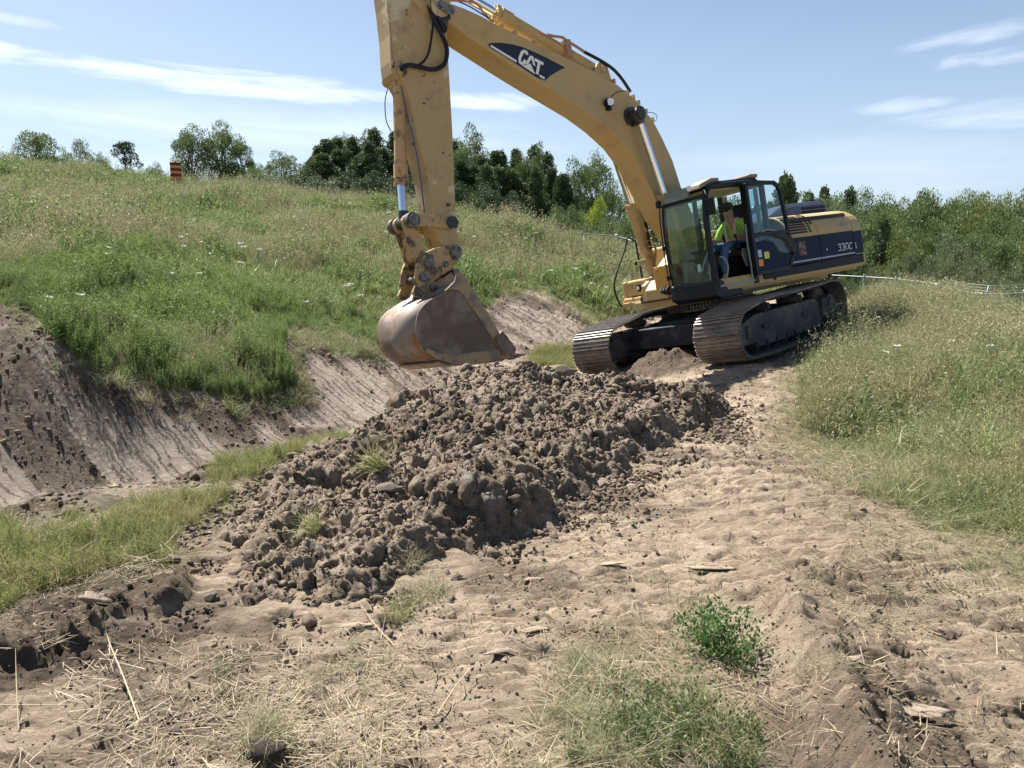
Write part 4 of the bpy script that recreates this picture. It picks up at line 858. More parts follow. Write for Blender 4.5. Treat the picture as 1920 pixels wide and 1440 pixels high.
# ---- linkage
pa = at(757, 419, 0); pb = at(844, 419, .25); pc = at(790, 500, .1)
m = MB(); m.cyl((pa[0], -.33, pa[1]), (pa[0], .35, pa[1]), .075, n=20); m.cyl((pa[0], .35, pa[1]), (pa[0], .37, pa[1]), .045, n=18); m.cyl((pa[0], -.31, pa[1]), (pa[0], -.22, pa[1]), .12, n=22); m.cyl((pa[0], .2, pa[1]), (pa[0], .31, pa[1]), .11, n=22)
m.build('link_pin', PIN, EX)
def bar(m, a, b, w, y0, y1, ext=.0):
    a = np.array(a); b = np.array(b); d = (b - a) / np.linalg.norm(b - a); n_ = np.array([-d[1], d[0]]); P = []
    for i in range(9):
        t = R(90 + 180 * i / 8); P.append(a + w * (math.cos(t) * d + math.sin(t) * n_))
    for i in range(9):
        t = R(-90 + 180 * i / 8); P.append(b + w * (math.cos(t) * d + math.sin(t) * n_))
    m.py([tuple(p) for p in P], y0, y1)
for y0, y1 in ((.24, .30), (-.30, -.24)):
    m = MB(); bar(m, pa, pb, .085, y0, y1); m.build('idler_link', LINKM, EX, bevel=.006)
m = MB(); m.cyl((pb[0], -.34, pb[1]), (pb[0], .34, pb[1]), .07, n=18); m.cyl((pb[0], .30, pb[1]), (pb[0], .345, pb[1]), .10, n=6); m.build('link_pin', GREASE, EX)
m = MB(); bar(m, pa, pc, .105, .10, .17); bar(m, pa, pc, .105, -.17, -.10); bar(m, .6 * np.array(pa) + .4 * np.array(pc), .25 * np.array(pa) + .75 * np.array(pc), .095, -.10, .10); m.build('power_link', LINKM, EX, bevel=.008)
# ---- quick coupler
f3 = lambda x, y, Y: at(680 + x / 3.8925, 350 + y / 3.8925, Y)
CO = [(420, 520), (470, 475), (520, 450), (620, 430), (680, 436), (712, 465), (712, 510), (690, 560), (650, 595), (560, 640), (500, 675), (465, 720), (455, 780), (420, 805), (380, 800), (365, 770), (385, 720), (378, 670), (388, 610), (400, 560)]
m = MB(); cpo = [f3(x, y, .25) for x, y in CO]
m.py(cpo, .20, .26); m.py(cpo, -.26, -.20); m.py([f3(x, y, .1) for x, y in [(440, 640), (520, 600), (600, 560), (640, 600), (560, 650), (500, 690), (470, 760), (430, 760)]], -.2, .2)
cpl = m.build('quick_coupler', LINKM, EX, bevel=.01)
m = MB()
for x, y, r_ in ((685, 475, .075), (488, 550, .06), (445, 660, .05), (610, 565, .035)):
    q = f3(x, y, .28); m.cyl((q[0], -.30, q[1]), (q[0], .30, q[1]), r_, n=18)
    m.cyl((q[0], .262, q[1]), (q[0], .285, q[1]), r_ * 1.35, n=20)
m.build('coupler_pin', PIN, cpl)
# ---- bucket
BW = .61
back = [(6.22, 2.02), (6.34, 1.95), (6.55, 1.87), (6.74, 1.79), (6.88, 1.68), (6.95, 1.53), (6.97, 1.36), (6.93, 1.20), (6.82, 1.05), (6.66, .95), (6.48, .89), (6.25, .85), (5.95, .825), (5.65, .80), (5.42, .78)]
side = back + [(5.40, .86), (5.60, 1.20), (5.80, 1.62), (6.00, 2.03), (6.06, 2.14), (6.14, 2.17)]
def smoothline(P, k=3):
    P = [np.array(p) for p in P]; Q = [2 * P[0] - P[1]] + P + [2 * P[-1] - P[-2]]; o = []
    for i in range(1, len(Q) - 2):
        for j in range(k):
            t = j / k; a, b, c, d = Q[i - 1:i + 3]; o.append(.5 * ((2 * b) + (-a + c) * t + (2 * a - 5 * b + 4 * c - d) * t * t + (-a + 3 * b - 3 * c + d) * t ** 3))
    return o + [P[-1]]
bl = smoothline(back); n_ = len(bl); off = []
for i in range(n_):
    d = bl[min(i + 1, n_ - 1)] - bl[max(i - 1, 0)]; d /= np.linalg.norm(d); off.append(bl[i] + np.array([-d[1], d[0]]) * -.03)
m = MB(); V = [(p[0], y, p[1]) for p in bl for y in (-BW, BW)] + [(p[0], y, p[1]) for p in off for y in (-BW, BW)]; o2 = 2 * n_
F = []
for i in range(n_ - 1):
    a = 2 * i; F += [(a, a + 1, a + 3, a + 2), (o2 + a, o2 + a + 2, o2 + a + 3, o2 + a + 1), (a, a + 2, o2 + a + 2, o2 + a), (a + 1, o2 + a + 1, o2 + a + 3, a + 3)]
F += [(0, o2, o2 + 1, 1), (o2 - 2, o2 - 1, 2 * o2 - 1, 2 * o2 - 2)]
m.add(V, F, True); bucket = m.build('bucket', BKTB, EX); bucket['label'] = 'scraped steel digging bucket with rusty side plates'
bpy.context.view_layer.update()
sdp = [tuple(p) for p in bl] + side[len(back):]
for y0, y1 in ((BW - .005, BW + .02), (-BW - .02, -BW + .005)):
    m = MB(); m.py(sdp, y0, y1); m.build('side_plate', BKT, bucket, bevel=.006)
m = MB()     # raised edge plates on the side
for sg in (1, -1):
    ya, yb = (BW + .021, BW + .04) if sg > 0 else (-BW - .04, -BW - .021)
    m.py([(6.14, 2.17), (6.06, 2.14), (6.00, 2.03), (5.80, 1.62), (5.60, 1.20), (5.42, .86), (5.62, .86), (5.74, 1.14), (5.98, 1.60), (6.16, 1.90), (6.36, 1.95), (6.22, 2.04)], ya, yb)
    m.py([(5.46, .80), (6.1, .81), (6.45, .86), (6.72, .98), (6.88, 1.12), (6.86, 1.17), (6.66, 1.06), (6.45, 1.0), (6.0, .98), (5.5, .96)], ya, yb - sg * .008)
m.build('wear_plate', BKTO, bucket, bevel=.006)
for sg in (1, -1):
    ya, yb = (BW + .02, BW + .075) if sg > 0 else (-BW - .075, -BW - .02); m = MB()
    m.py([(5.56, 1.22), (5.72, 1.12), (5.62, .86), (5.40, .84), (5.36, .92)], ya, yb); m.build('side_cutter', BKT, bucket, bevel=.01)
m = MB(); m.py([(5.48, .775), (5.48, .835), (5.34, .83), (5.34, .785)], -BW - .03, BW + .03)
m.build('cutting_edge', BKT, bucket, bevel=.006)
for k in range(5):
    y = -BW + .09 + k * (2 * BW - .18) / 4; m = MB()
    m.add([(5.40, y - .06, .755), (5.40, y + .06, .755), (5.40, y + .06, .86), (5.40, y - .06, .86), (5.10, y - .035, .785), (5.10, y + .035, .785), (5.10, y + .035, .80), (5.10, y - .035, .80)],
          [(0, 1, 2, 3), (7, 6, 5, 4), (0, 4, 5, 1), (1, 5, 6, 2), (2, 6, 7, 3), (3, 7, 4, 0)]); m.build('tooth', BKT, bucket, bevel=.006)
m = MB()     # wear strips under the shell
for (x0, x1) in ((5.6, 5.8), (5.95, 6.13), (6.28, 6.44)):
    z0 = np.interp(x0, [5.42, 5.95, 6.25, 6.5], [.775, .82, .845, .885]); z1 = np.interp(x1, [5.42, 5.95, 6.25, 6.5], [.775, .82, .845, .885]); m.py([(x0, z0), (x1, z1), (x1, z1 - .03), (x0, z0 - .03)], -BW - .01, BW + .01)
m.py([(6.50, .87), (6.70, .955), (6.72, .93), (6.52, .845)], -BW - .01, BW + .01)
m.build('wear_strip', BKTO, bucket, bevel=.004)
m = MB()
ear = [f3(x, y, .17) for x, y in [(455, 760), (470, 710), (510, 700), (590, 665), (650, 620), (690, 600), (715, 630), (740, 660), (700, 760), (600, 800), (520, 830), (455, 850), (440, 810)]]
for y0, y1 in ((.13, .18), (-.18, -.13)): m.py(ear, y0, y1)
m.build('ear', BKTO, bucket, bevel=.008)
m = MB()
for x, y in ((512, 738), (680, 625)):
    q = f3(x, y, .2); m.cyl((q[0], -.23, q[1]), (q[0], .23, q[1]), .055, n=16)
m.build('bucket_pin', PIN, bucket)

# ---- cab
def post(m, a, b, w): 
    a = np.array(a, float); b = np.array(b, float); m.prism([a + (-w, -w, 0), a + (w, -w, 0), a + (w, w, 0), a + (-w, w, 0)], b - a)
cab_fl = ((1.60, 1.46, 1.25), (1.60, 1.46, 2.93)); CX0, CX1, CY0, CY1, CZ0, CZ1 = -.06, 1.50, .52, 1.46, 1.24, 2.99
m = MB(); w = .045
m.tube([(1.53, CY1, 1.28), (1.58, CY1, 1.8), (1.58, CY1, 2.4), (1.52, CY1, 2.86), (1.36, CY1, 3.02), (1.1, CY1, 3.05)], .055, sub=4)
m.tube([(1.53, CY0, 1.28), (1.58, CY0, 1.8), (1.58, CY0, 2.4), (1.52, CY0, 2.86), (1.36, CY0, 3.0), (1.1, CY0, 3.03)], .045, sub=4)
post(m, (.50, CY1, 1.26), (.46, CY1, 3.03), .055); post(m, (-.04, CY1, 1.26), (-.04, CY1, 3.0), .04); post(m, (-.04, CY0, 1.26), (-.04, CY0, 3.0), .04); post(m, (.7, CY0, 1.26), (.7, CY0, 3.0), .035)
m.tube([(1.36, CY1, 3.01), (.45, CY1, 3.04), (-.05, CY1, 3.02)], .05, sub=3); m.tube([(1.36, CY0, 3.01), (.45, CY0, 3.04), (-.05, CY0, 3.02)], .04, sub=3)
m.cyl((1.52, CY0, 2.86), (1.52, CY1, 2.86), .045, n=14); m.cyl((1.54, CY0, 1.30), (1.54, CY1, 1.30), .05, n=14); m.cyl((-.05, CY0, 3.0), (-.05, CY1, 3.0), .04, n=14)
m.box(-.08, 1.50, CY0, CY1, 1.22, 1.30); m.box(-.08, -.03, CY0, CY1, 1.30, 2.0); m.box(-.04, .44, CY1 - .03, CY1 + .01, 1.30, 1.62); m.box(.7, 1.45, CY0 - .01, CY0 + .03, 1.30, 1.75)
m.box(-.04, .7, CY0 - .01, CY0 + .03, 1.30, 2.0)
cab = m.build('cab', BLK, EX, bevel=.008)
m = MB(); m.py([(1.64, 1.18), (1.62, 1.42), (1.56, 1.47), (1.40, 1.40), (1.30, 1.24), (.92, 1.22), (.92, 1.12), (1.5, 1.10)], CY0 - .04, CY1 + .04); m.build('cab_base', BLK, cab, bevel=.02)
m = MB(); m.py([(1.30, 3.05), (1.2, 3.10), (.2, 3.14), (.06, 3.13), (-.06, 3.04), (1.30, 3.00)], CY0 + .03, CY1 - .02); rf = m.build('roof', BLK, cab, bevel=.03)
m = MB(); m.py([(1.56, 2.90), (1.50, 2.985), (1.30, 3.10), (.90, 3.13), (.90, 3.145), (1.32, 3.125), (1.53, 3.0), (1.585, 2.905)], CY0 + .03, CY1 - .34); m.build('skylight', GLG, cab)
m = MB(); m.py([(1.62, 2.985), (1.60, 3.07), (1.30, 3.16), (1.10, 3.16), (1.10, 3.10), (1.3, 3.08)], CY1 - .33, CY1 + .0); vz = m.build('lamp_housing', TANP, cab, bevel=.02)
m = MB(); m.cyl((1.62, CY1 - .22, 3.045), (1.645, CY1 - .22, 3.04), .05, n=16); m.build('lamp_lens', LAMPG, vz)
m = MB(); m.box(-.02, .22, CY1 - .4, CY1 - .02, 3.13, 3.20); m.build('roof_cap', mat('tan_cap', (.27, .22, .13), .6), cab, bevel=.025)
m = MB(); m.py([(1.595, 1.42), (1.635, 1.8), (1.635, 2.4), (1.585, 2.84), (1.579, 2.84), (1.629, 2.4), (1.629, 1.8), (1.589, 1.42)], CY0 + .04, CY1 - .05); m.build('windshield', GLS, cab)
m = MB(); m.box(.74, 1.50, CY0 - .004, CY0 + .002, 1.77, 2.98); m.box(.0, .66, CY0 - .004, CY0 + .002, 2.02, 2.98); m.build('side_window', GLS, cab)
m = MB(); m.box(-.056, -.05, CY0 + .05, CY1 - .05, 2.02, 2.94); m.build('rear_window', GLD, cab)
m = MB(); m.box(.02, .40, CY1 - .006, CY1, 1.64, 2.96); m.build('side_window', GLD, cab)
m = MB(); m.box(.0, 1.3, CY0 + .05, CY1 - .06, 2.955, 2.99); m.box(-.02, .0, CY0 + .08, CY0 + .18, 1.9, 2.95); m.box(-.02, .0, CY1 - .16, CY1 - .08, 1.9, 2.95); m.build('headliner', CREAM, cab)
m = MB(); m.box(.55, 1.5, CY1 - .06, CY1 + .05, 1.30, 1.335); m.build('sill_plate', GREYP, cab)
m = MB(); m.box(.46, .50, CY1 + .045, CY1 + .10, 1.36, 2.02); m.build('hinge_post', YELW, cab)
# open door folded back
DY = 1.60
def ringbar(m, P, w, y0, y1):
    n = len(P)
    for i in range(n):
        a = np.array(P[i]); b = np.array(P[(i + 1) % n]); d = (b - a) / np.linalg.norm(b - a); q = np.array([-d[1], d[0]]) * w / 2; e = d * w * .35
        m.py([tuple(a - e + q), tuple(b + e + q), tuple(b + e - q), tuple(a - e - q)], y0, y1)
m = MB(); DO = [(.60, 2.98), (.15, 3.00), (-.20, 2.985), (-.30, 2.93), (-.36, 2.80), (-.43, 2.35), (-.47, 1.93), (-.50, 1.66), (-.36, 1.45), (.0, 1.43), (.60, 1.43)]
ringbar(m, DO, .07, DY - .025, DY + .03); m.py([(.60, 2.06), (-.45, 2.06), (-.46, 2.13), (.60, 2.13)], DY - .025, DY + .03); m.py([(.1, 2.06), (-.2, 2.10), (-.5, 1.98), (-.62, 1.76), (-.50, 1.66), (-.30, 1.95)], DY - .02, DY + .045)
door = m.build('cab_door', BLK, cab, bevel=.008)
m = MB(); m.py([(.58, 2.12), (-.44, 2.12), (-.36, 2.78), (-.27, 2.93), (.1, 2.975), (.58, 2.95)], DY - .004, DY + .002); m.py([(.58, 2.07), (-.45, 2.07), (-.48, 1.7), (.1, 1.72), (.58, 1.95)], DY - .004, DY + .002); m.build('door_glass', GLD, door)
m = MB(); m.py([(.58, 1.97), (.30, 1.99), (.05, 1.93), (-.1, 1.75), (-.47, 1.66), (-.36, 1.47), (.58, 1.46)], DY - .02, DY + .016); m.build('door_panel', NAVY, door)
m = MB(); m.box(.22, .36, DY + .017, DY + .022, 1.66, 1.78); m.build('door_label', YLAB, door)
m = MB(); m.box(.42, .54, DY + .017, DY + .022, 1.54, 1.66); m.build('door_sticker', ORANGE, door)
m = MB(); m.box(.43, .53, DY + .017, DY + .022, 1.70, 1.83); m.build('door_sticker', mat('blue_white_label', (.45, .55, .66), .6), door)
m = MB(); m.tube([(.36, 1.62, 2.14), (.2, 1.64, 2.16), (.0, 1.64, 2.14)], .012); m.build('door_handle', GREYP, door)
# mirror and handles
m = MB(); m.box(1.28, 1.42, 1.30, 1.36, 2.60, 2.86); m.build('sun_visor', BLK, cab, bevel=.02)
m = MB(); m.tube([(1.60, 1.52, 2.95), (1.66, 1.60, 2.85), (1.62, 1.62, 2.78)], .012); m.box(1.58, 1.62, 1.53, 1.69, 2.52, 2.80); m.build('mirror', BLK, cab, bevel=.01)
m = MB(); m.tube([(.62, 1.48, 2.3), (.66, 1.54, 2.28), (.68, 1.54, 2.0), (.66, 1.54, 1.6), (.64, 1.52, 1.36)], .014); m.tube([(1.25, 1.42, 1.36), (1.15, 1.43, 1.62), (1.22, 1.43, 1.78), (1.30, 1.40, 1.82)], .014); m.build('grab_handle', GREYP, cab)
m = MB(); m.tube([(1.63, .52, 2.92), (1.66, .50, 2.5), (1.66, .50, 1.6), (1.6, .52, 1.3)], .012); m.box(1.60, 1.66, .46, .54, 2.86, 2.98); m.box(1.60, 1.66, .46, .54, 2.10, 2.18); m.box(1.60, 1.66, .46, .54, 1.56, 1.64)
m.tube([(1.64, 1.36, 2.5), (1.645, 1.36, 2.0), (1.645, 1.1, 1.95)], .012); m.build('wiper', RUB, cab)
# seat, console, levers
m = MB(); m.box(.02, .12, .78, 1.22, 1.98, 2.52); m.box(-.02, .10, .86, 1.14, 2.50, 2.74); st = m.build('seat_back', SEATM, cab, bevel=.04)
m = MB(); m.box(.05, .56, .76, 1.24, 1.80, 1.92); m.build('seat_cushion', SEATM, cab, bevel=.04)
m = MB(); m.py([(.02, 1.95), (.10, 1.62), (.42, 1.58), (.52, 1.80), (.48, 1.92), (.2, 1.90)], 1.25, 1.29); m.py([(.02, 1.95), (.10, 1.62), (.42, 1.58), (.52, 1.80), (.48, 1.92), (.2, 1.90)], .71, .75); m.build('seat_shell', SEATG, cab, bevel=.01)
m = MB()
for k in range(6): m.box(.10 + (k % 2) * .02, .56 - (k % 2) * .02, .82, 1.18, 1.32 + k * .075, 1.38 + k * .075)
m.build('suspension_bellows', BLK, cab, bevel=.01)
for yy in (1.32, .68):
    m = MB(); m.box(.25, .72, yy - .07, yy + .07, 1.92, 2.02); m.build('arm_console', BLK, cab, bevel=.02)
    m = MB(); m.tube([(.66, yy, 2.02), (.68, yy, 2.10), (.69, yy, 2.18)], [.014, .014, .024]); m.build('joystick', BLK, cab)
m = MB(); m.box(1.10, 1.35, .56, .68, 1.30, 1.85); m.py([(1.12, 1.85), (1.30, 1.85), (1.34, 2.08), (1.28, 2.12), (1.16, 2.06)], .57, .74); m.build('monitor_console', mat('grey_console', (.20, .21, .19), .6), cab, bevel=.03)
m = MB(); m.tube([(1.25, .92, 1.30), (1.2, .93, 1.7), (1.05, .94, 1.92), (1.02, .94, 1.98)], .016); m.tube([(1.25, 1.08, 1.30), (1.2, 1.08, 1.7), (1.05, 1.08, 1.92), (1.02, 1.08, 1.98)], .016); m.box(1.15, 1.32, .85, .98, 1.32, 1.36); m.box(1.15, 1.32, 1.02, 1.15, 1.32, 1.36); m.build('travel_lever', GREYP, cab)
m = MB(); m.box(1.18, 1.36, .80, 1.0, 1.40, 1.62); m.build('cup_bin', mat('dark_green_bin', (.02, .07, .05), .5), cab, bevel=.02)
m = MB(); m.cyl((1.3, .93, 1.62), (1.3, .93, 1.76), .04, .03, n=12); m.build('water_bottle', mat('clear_bottle', (.7, .75, .72), .2), cab)

# ------------------------------------------------------------------ plants
def leafmat(name, a, b, c, trans=.3, rough=.6, pscale=.35, dry=None, dlo=.45, dhi=.62, tone=True, dscale=None):
    """a, b: two plant tints (random per plant), c: tint of the 'tone' attribute (tips, seed heads); dry: tint of whole patches of the field"""
    m = bpy.data.materials.new(name); m.use_nodes = True; nt = m.node_tree; nt.nodes.clear()
    oi = N(nt, 'ShaderNodeObjectInfo'); g = N(nt, 'ShaderNodeNewGeometry')
    col = mixcol(nt, oi.outputs['Random'], a, b)
    if dry:
        nz = N(nt, 'ShaderNodeTexNoise', inp={'Scale': dscale or pscale, 'Detail': 4, 'Roughness': .6}); L(nt, g.outputs['Position'], nz.inputs['Vector'])
        col = mixcol(nt, maprange(nt, nz.outputs[0], dlo, dhi), col, dry)
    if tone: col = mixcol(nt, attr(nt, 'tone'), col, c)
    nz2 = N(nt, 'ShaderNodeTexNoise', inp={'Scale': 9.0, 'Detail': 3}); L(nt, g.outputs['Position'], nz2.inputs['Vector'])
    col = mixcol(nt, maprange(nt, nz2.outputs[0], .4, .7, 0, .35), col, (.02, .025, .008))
    pb = N(nt, 'ShaderNodeBsdfPrincipled', inp={'Roughness': rough, 'Specular IOR Level': .35}); L(nt, col, pb.inputs['Base Color'])
    tr = N(nt, 'ShaderNodeBsdfTranslucent'); L(nt, col, tr.inputs[0])
    mx = N(nt, 'ShaderNodeMixShader', inp={0: trans}); L(nt, pb.outputs[0], mx.inputs[1]); L(nt, tr.outputs[0], mx.inputs[2])
    o = N(nt, 'ShaderNodeOutputMaterial'); L(nt, mx.outputs[0], o.inputs[0]); return m

class Veg:
    def __init__(s): s.V = []; s.F = []; s.T = []; s.n = 0
    def add(s, V, F, t):
        V = np.asarray(V, float).reshape(-1, 3); F = np.asarray(F, int)
        s.V.append(V); s.F.append(F + s.n); s.T.append(np.full(len(V), t) if np.isscalar(t) else np.asarray(t)); s.n += len(V)
    def blades(s, base, dirv, length, width, bend, tone, seg=3, rg=RNG, tip=None):
        """n curved grass blades; base (n,3), dirv (n,3) start directions"""
        n = len(base); az_ = rg.uniform(0, 6.283, n); side = np.stack([np.cos(az_), np.sin(az_), np.zeros(n)], 1)
        side -= dirv * np.einsum('ij,ij->i', side, dirv)[:, None]; side /= np.linalg.norm(side, axis=1)[:, None] + 1e-9
        hz_ = dirv.copy(); hz_[:, 2] = 0; hn = np.linalg.norm(hz_, axis=1)[:, None] + 1e-6; hz_ = hz_ / hn
        P = base.copy(); D = dirv.copy(); rows = []
        for k in range(seg + 1):
            w = width * (1 - (k / seg) ** 1.6) * .5 + width * .06
            rows.append(P - side * w[:, None]); rows.append(P + side * w[:, None])
            P = P + D * (length / seg)[:, None]; D = D + hz_ * (bend / seg)[:, None] + np.array([0, 0, -1]) * (bend / seg * .75)[:, None]; D /= np.linalg.norm(D, axis=1)[:, None]
        V = np.stack(rows, 1); m = 2 * (seg + 1); b = (np.arange(n) * m)[:, None]
        F = np.concatenate([b + np.array([[2 * k, 2 * k + 1, 2 * k + 3, 2 * k + 2]]) for k in range(seg)], 0)
        t = np.repeat(tone[:, None], m, 1) if not np.isscalar(tone) else np.full((n, m), tone)
        if tip is not None: t = t + np.repeat(np.linspace(0, 1, seg + 1), 2)[None] * tip
        s.add(V.reshape(-1, 3), F, np.clip(t, 0, 1).ravel()); return P
    def leaves(s, C, size, up, tone, rg, aspect=.45, fold=.15):
        """diamond leaves at C (n,3), pointing roughly along up (n,3)"""
        n = len(C); d = up + rg.normal(0, .25, (n, 3)); d /= np.linalg.norm(d, axis=1)[:, None]; r = rg.normal(size=(n, 3)); sd = np.cross(d, r); sd /= np.linalg.norm(sd, axis=1)[:, None] + 1e-9
        size = np.broadcast_to(size, n)[:, None]
        V = np.stack([C, C + d * size * .5 + sd * size * aspect * .5, C + d * size, C + d * size * .5 - sd * size * aspect * .5], 1)
        s.add(V.reshape(-1, 3), (np.arange(n) * 4)[:, None] + np.arange(4), np.repeat(np.broadcast_to(tone, n), 4))
    def mesh(s, name, mats): return mesh_np(name, np.concatenate(s.V), np.concatenate(s.F), mats, smooth_=False, attrs={'tone': np.concatenate(s.T)})
def dirs(n, spread, rg):
    a = rg.uniform(0, 6.283, n); t = np.abs(rg.normal(0, spread, n)); return np.stack([np.sin(t) * np.cos(a), np.sin(t) * np.sin(a), np.cos(t)], 1)
def disc(n, r, rg):
    a = rg.uniform(0, 6.283, n); q = r * np.sqrt(rg.uniform(0, 1, n)); return np.stack([q * np.cos(a), q * np.sin(a), np.zeros(n)], 1)
def tuft_grass(seed, n=40, r=.12, h=.35, w=.006, spread=.45, bend=1.2, tip=.5, straw=.25):
    rg = np.random.default_rng(seed); v = Veg(); L_ = h * rg.uniform(.5, 1.15, n)
    v.blades(disc(n, r, rg) - [0, 0, .03], dirs(n, spread, rg), L_, w * rg.uniform(.6, 1.2, n), bend * rg.uniform(.3, 1.4, n), (rg.uniform(size=n) < straw).astype(float) * .9, rg=rg, tip=tip * .5)
    return v
def tuft_seed(seed, n=26, r=.16, h=.65, w=.006, head=.10, spread=.22):
    """upright dry stalks with seed heads over a few green blades"""
    rg = np.random.default_rng(seed); v = tuft_grass(seed + 50, int(n * .9), r, h * .6, w * 1.2, .5, 1.0, .3, .3)
    L_ = h * rg.uniform(.6, 1.15, n); tp = v.blades(disc(n, r, rg), dirs(n, spread, rg), L_, np.full(n, w * .55), rg.uniform(.1, .6, n), np.full(n, .75), rg=rg, seg=2)
    k = 5; C = np.repeat(tp, k, 0); C = C + rg.normal(0, 1, C.shape) * [.016, .016, head * .5] - [0, 0, head * .45]
    v.leaves(C, head * rg.uniform(.25, .55, len(C)), np.repeat(dirs(n, .7, rg), k, 0), 1.0, rg, .28); return v
def weed(seed, n=7, r=.16, h=.8, leaf=.09, lw=.26, top=.35, per=30):
    """leafy upright weed stems"""
    rg = np.random.default_rng(seed); v = Veg(); B = disc(n, r, rg); D = dirs(n, .16, rg); L_ = h * rg.uniform(.6, 1.1, n)
    v.blades(B, D, L_, np.full(n, .009), rg.uniform(.0, .35, n), np.full(n, .35), rg=rg, seg=2)
    for i in range(n):
        t = np.linspace(.12, 1.0, per); a = np.arange(per) * 2.4 + rg.uniform(0, 6); up = .45 + .9 * t
        d = np.stack([np.cos(a), np.sin(a), up * .75], 1); d /= np.linalg.norm(d, axis=1)[:, None]; C = B[i] + D[i] * (L_[i] * t)[:, None]
        sz = leaf * (1.1 - .6 * t) * rg.uniform(.8, 1.2, per); v.leaves(C, sz, d, np.clip((t - .75) * 4, 0, 1) * top, rg, lw)
    return v
def bushy(seed, n=500, r=.2, h=.35, leaf=.035):
    rg = np.random.default_rng(seed); v = Veg(); m = 26; D = dirs(m, .6, rg); v.blades(disc(m, r * .3, rg), D, h * rg.uniform(.7, 1.1, m), np.full(m, .006), np.full(m, .2), np.full(m, .3), rg=rg, seg=2)
    k = rg.integers(0, m, n); t = rg.uniform(.25, 1.05, n); C = D[k] * (h * t)[:, None] + rg.normal(0, .03, (n, 3)) ; C[:, 2] = np.abs(C[:, 2])
    v.leaves(C, leaf * rg.uniform(.6, 1.3, n), dirs(n, .9, rg), (rg.uniform(size=n) < .15) * .6, rg, .55); return v
def straw_bits(seed, n=16, r=.16, l=.10, w=.003):
    rg = np.random.default_rng(seed); v = Veg(); b = disc(n, r, rg) + [0, 0, .010]; a = rg.uniform(0, 6.283, n); a = np.where(rg.uniform(size=n) < .6, a[0] + rg.normal(0, .4, n), a); d = np.stack([np.cos(a), np.sin(a), rg.normal(.03, .10, n)], 1); d /= np.linalg.norm(d, axis=1)[:, None]
    L_ = l * rg.uniform(.3, 1.5, n); v.blades(b, d, L_, w * rg.uniform(.6, 1.3, n), rg.uniform(-.1, .25, n), rg.uniform(.0, 1, n), rg=rg, seg=2); return v

G_FIELD = leafmat('field_grass', (.155, .23, .065), (.24, .31, .10), (.34, .34, .16), dry=(.27, .27, .12), pscale=.22, dlo=.46, dhi=.66)
G_DRY = leafmat('dry_seed_grass', (.17, .21, .08), (.27, .28, .13), (.37, .34, .19), dry=(.27, .21, .13), pscale=.3, dlo=.52, dhi=.66)
G_WEED = leafmat('weed_leaves', (.13, .21, .055), (.20, .28, .08), (.34, .36, .11), trans=.35, dry=(.12, .18, .06), pscale=.8)
G_LUSH = leafmat('lush_grass', (.15, .21, .055), (.25, .27, .09), (.40, .36, .18), trans=.4, dry=(.38, .33, .15), pscale=1.4, dlo=.5, dhi=.66)
G_STRAW = leafmat('straw', (.36, .29, .175), (.44, .36, .23), (.24, .18, .11), trans=.15)
G_GREY = leafmat('grey_green_grass', (.15, .20, .085), (.25, .28, .13), (.46, .42, .27), dry=(.42, .37, .22), pscale=1.6, dlo=.40, dhi=.56)
G_RIGHT = leafmat('mixed_verge_grass', (.15, .23, .07), (.24, .29, .12), (.36, .34, .18), dry=(.35, .31, .18), pscale=.8, dlo=.46, dhi=.60)
G_CLOVER = leafmat('clover_leaves', (.08, .135, .04), (.13, .18, .06), (.30, .28, .14), trans=.3)
G_BUSH = leafmat('bush_leaves', (.08, .15, .045), (.10, .18, .05), (.16, .25, .08), trans=.35)

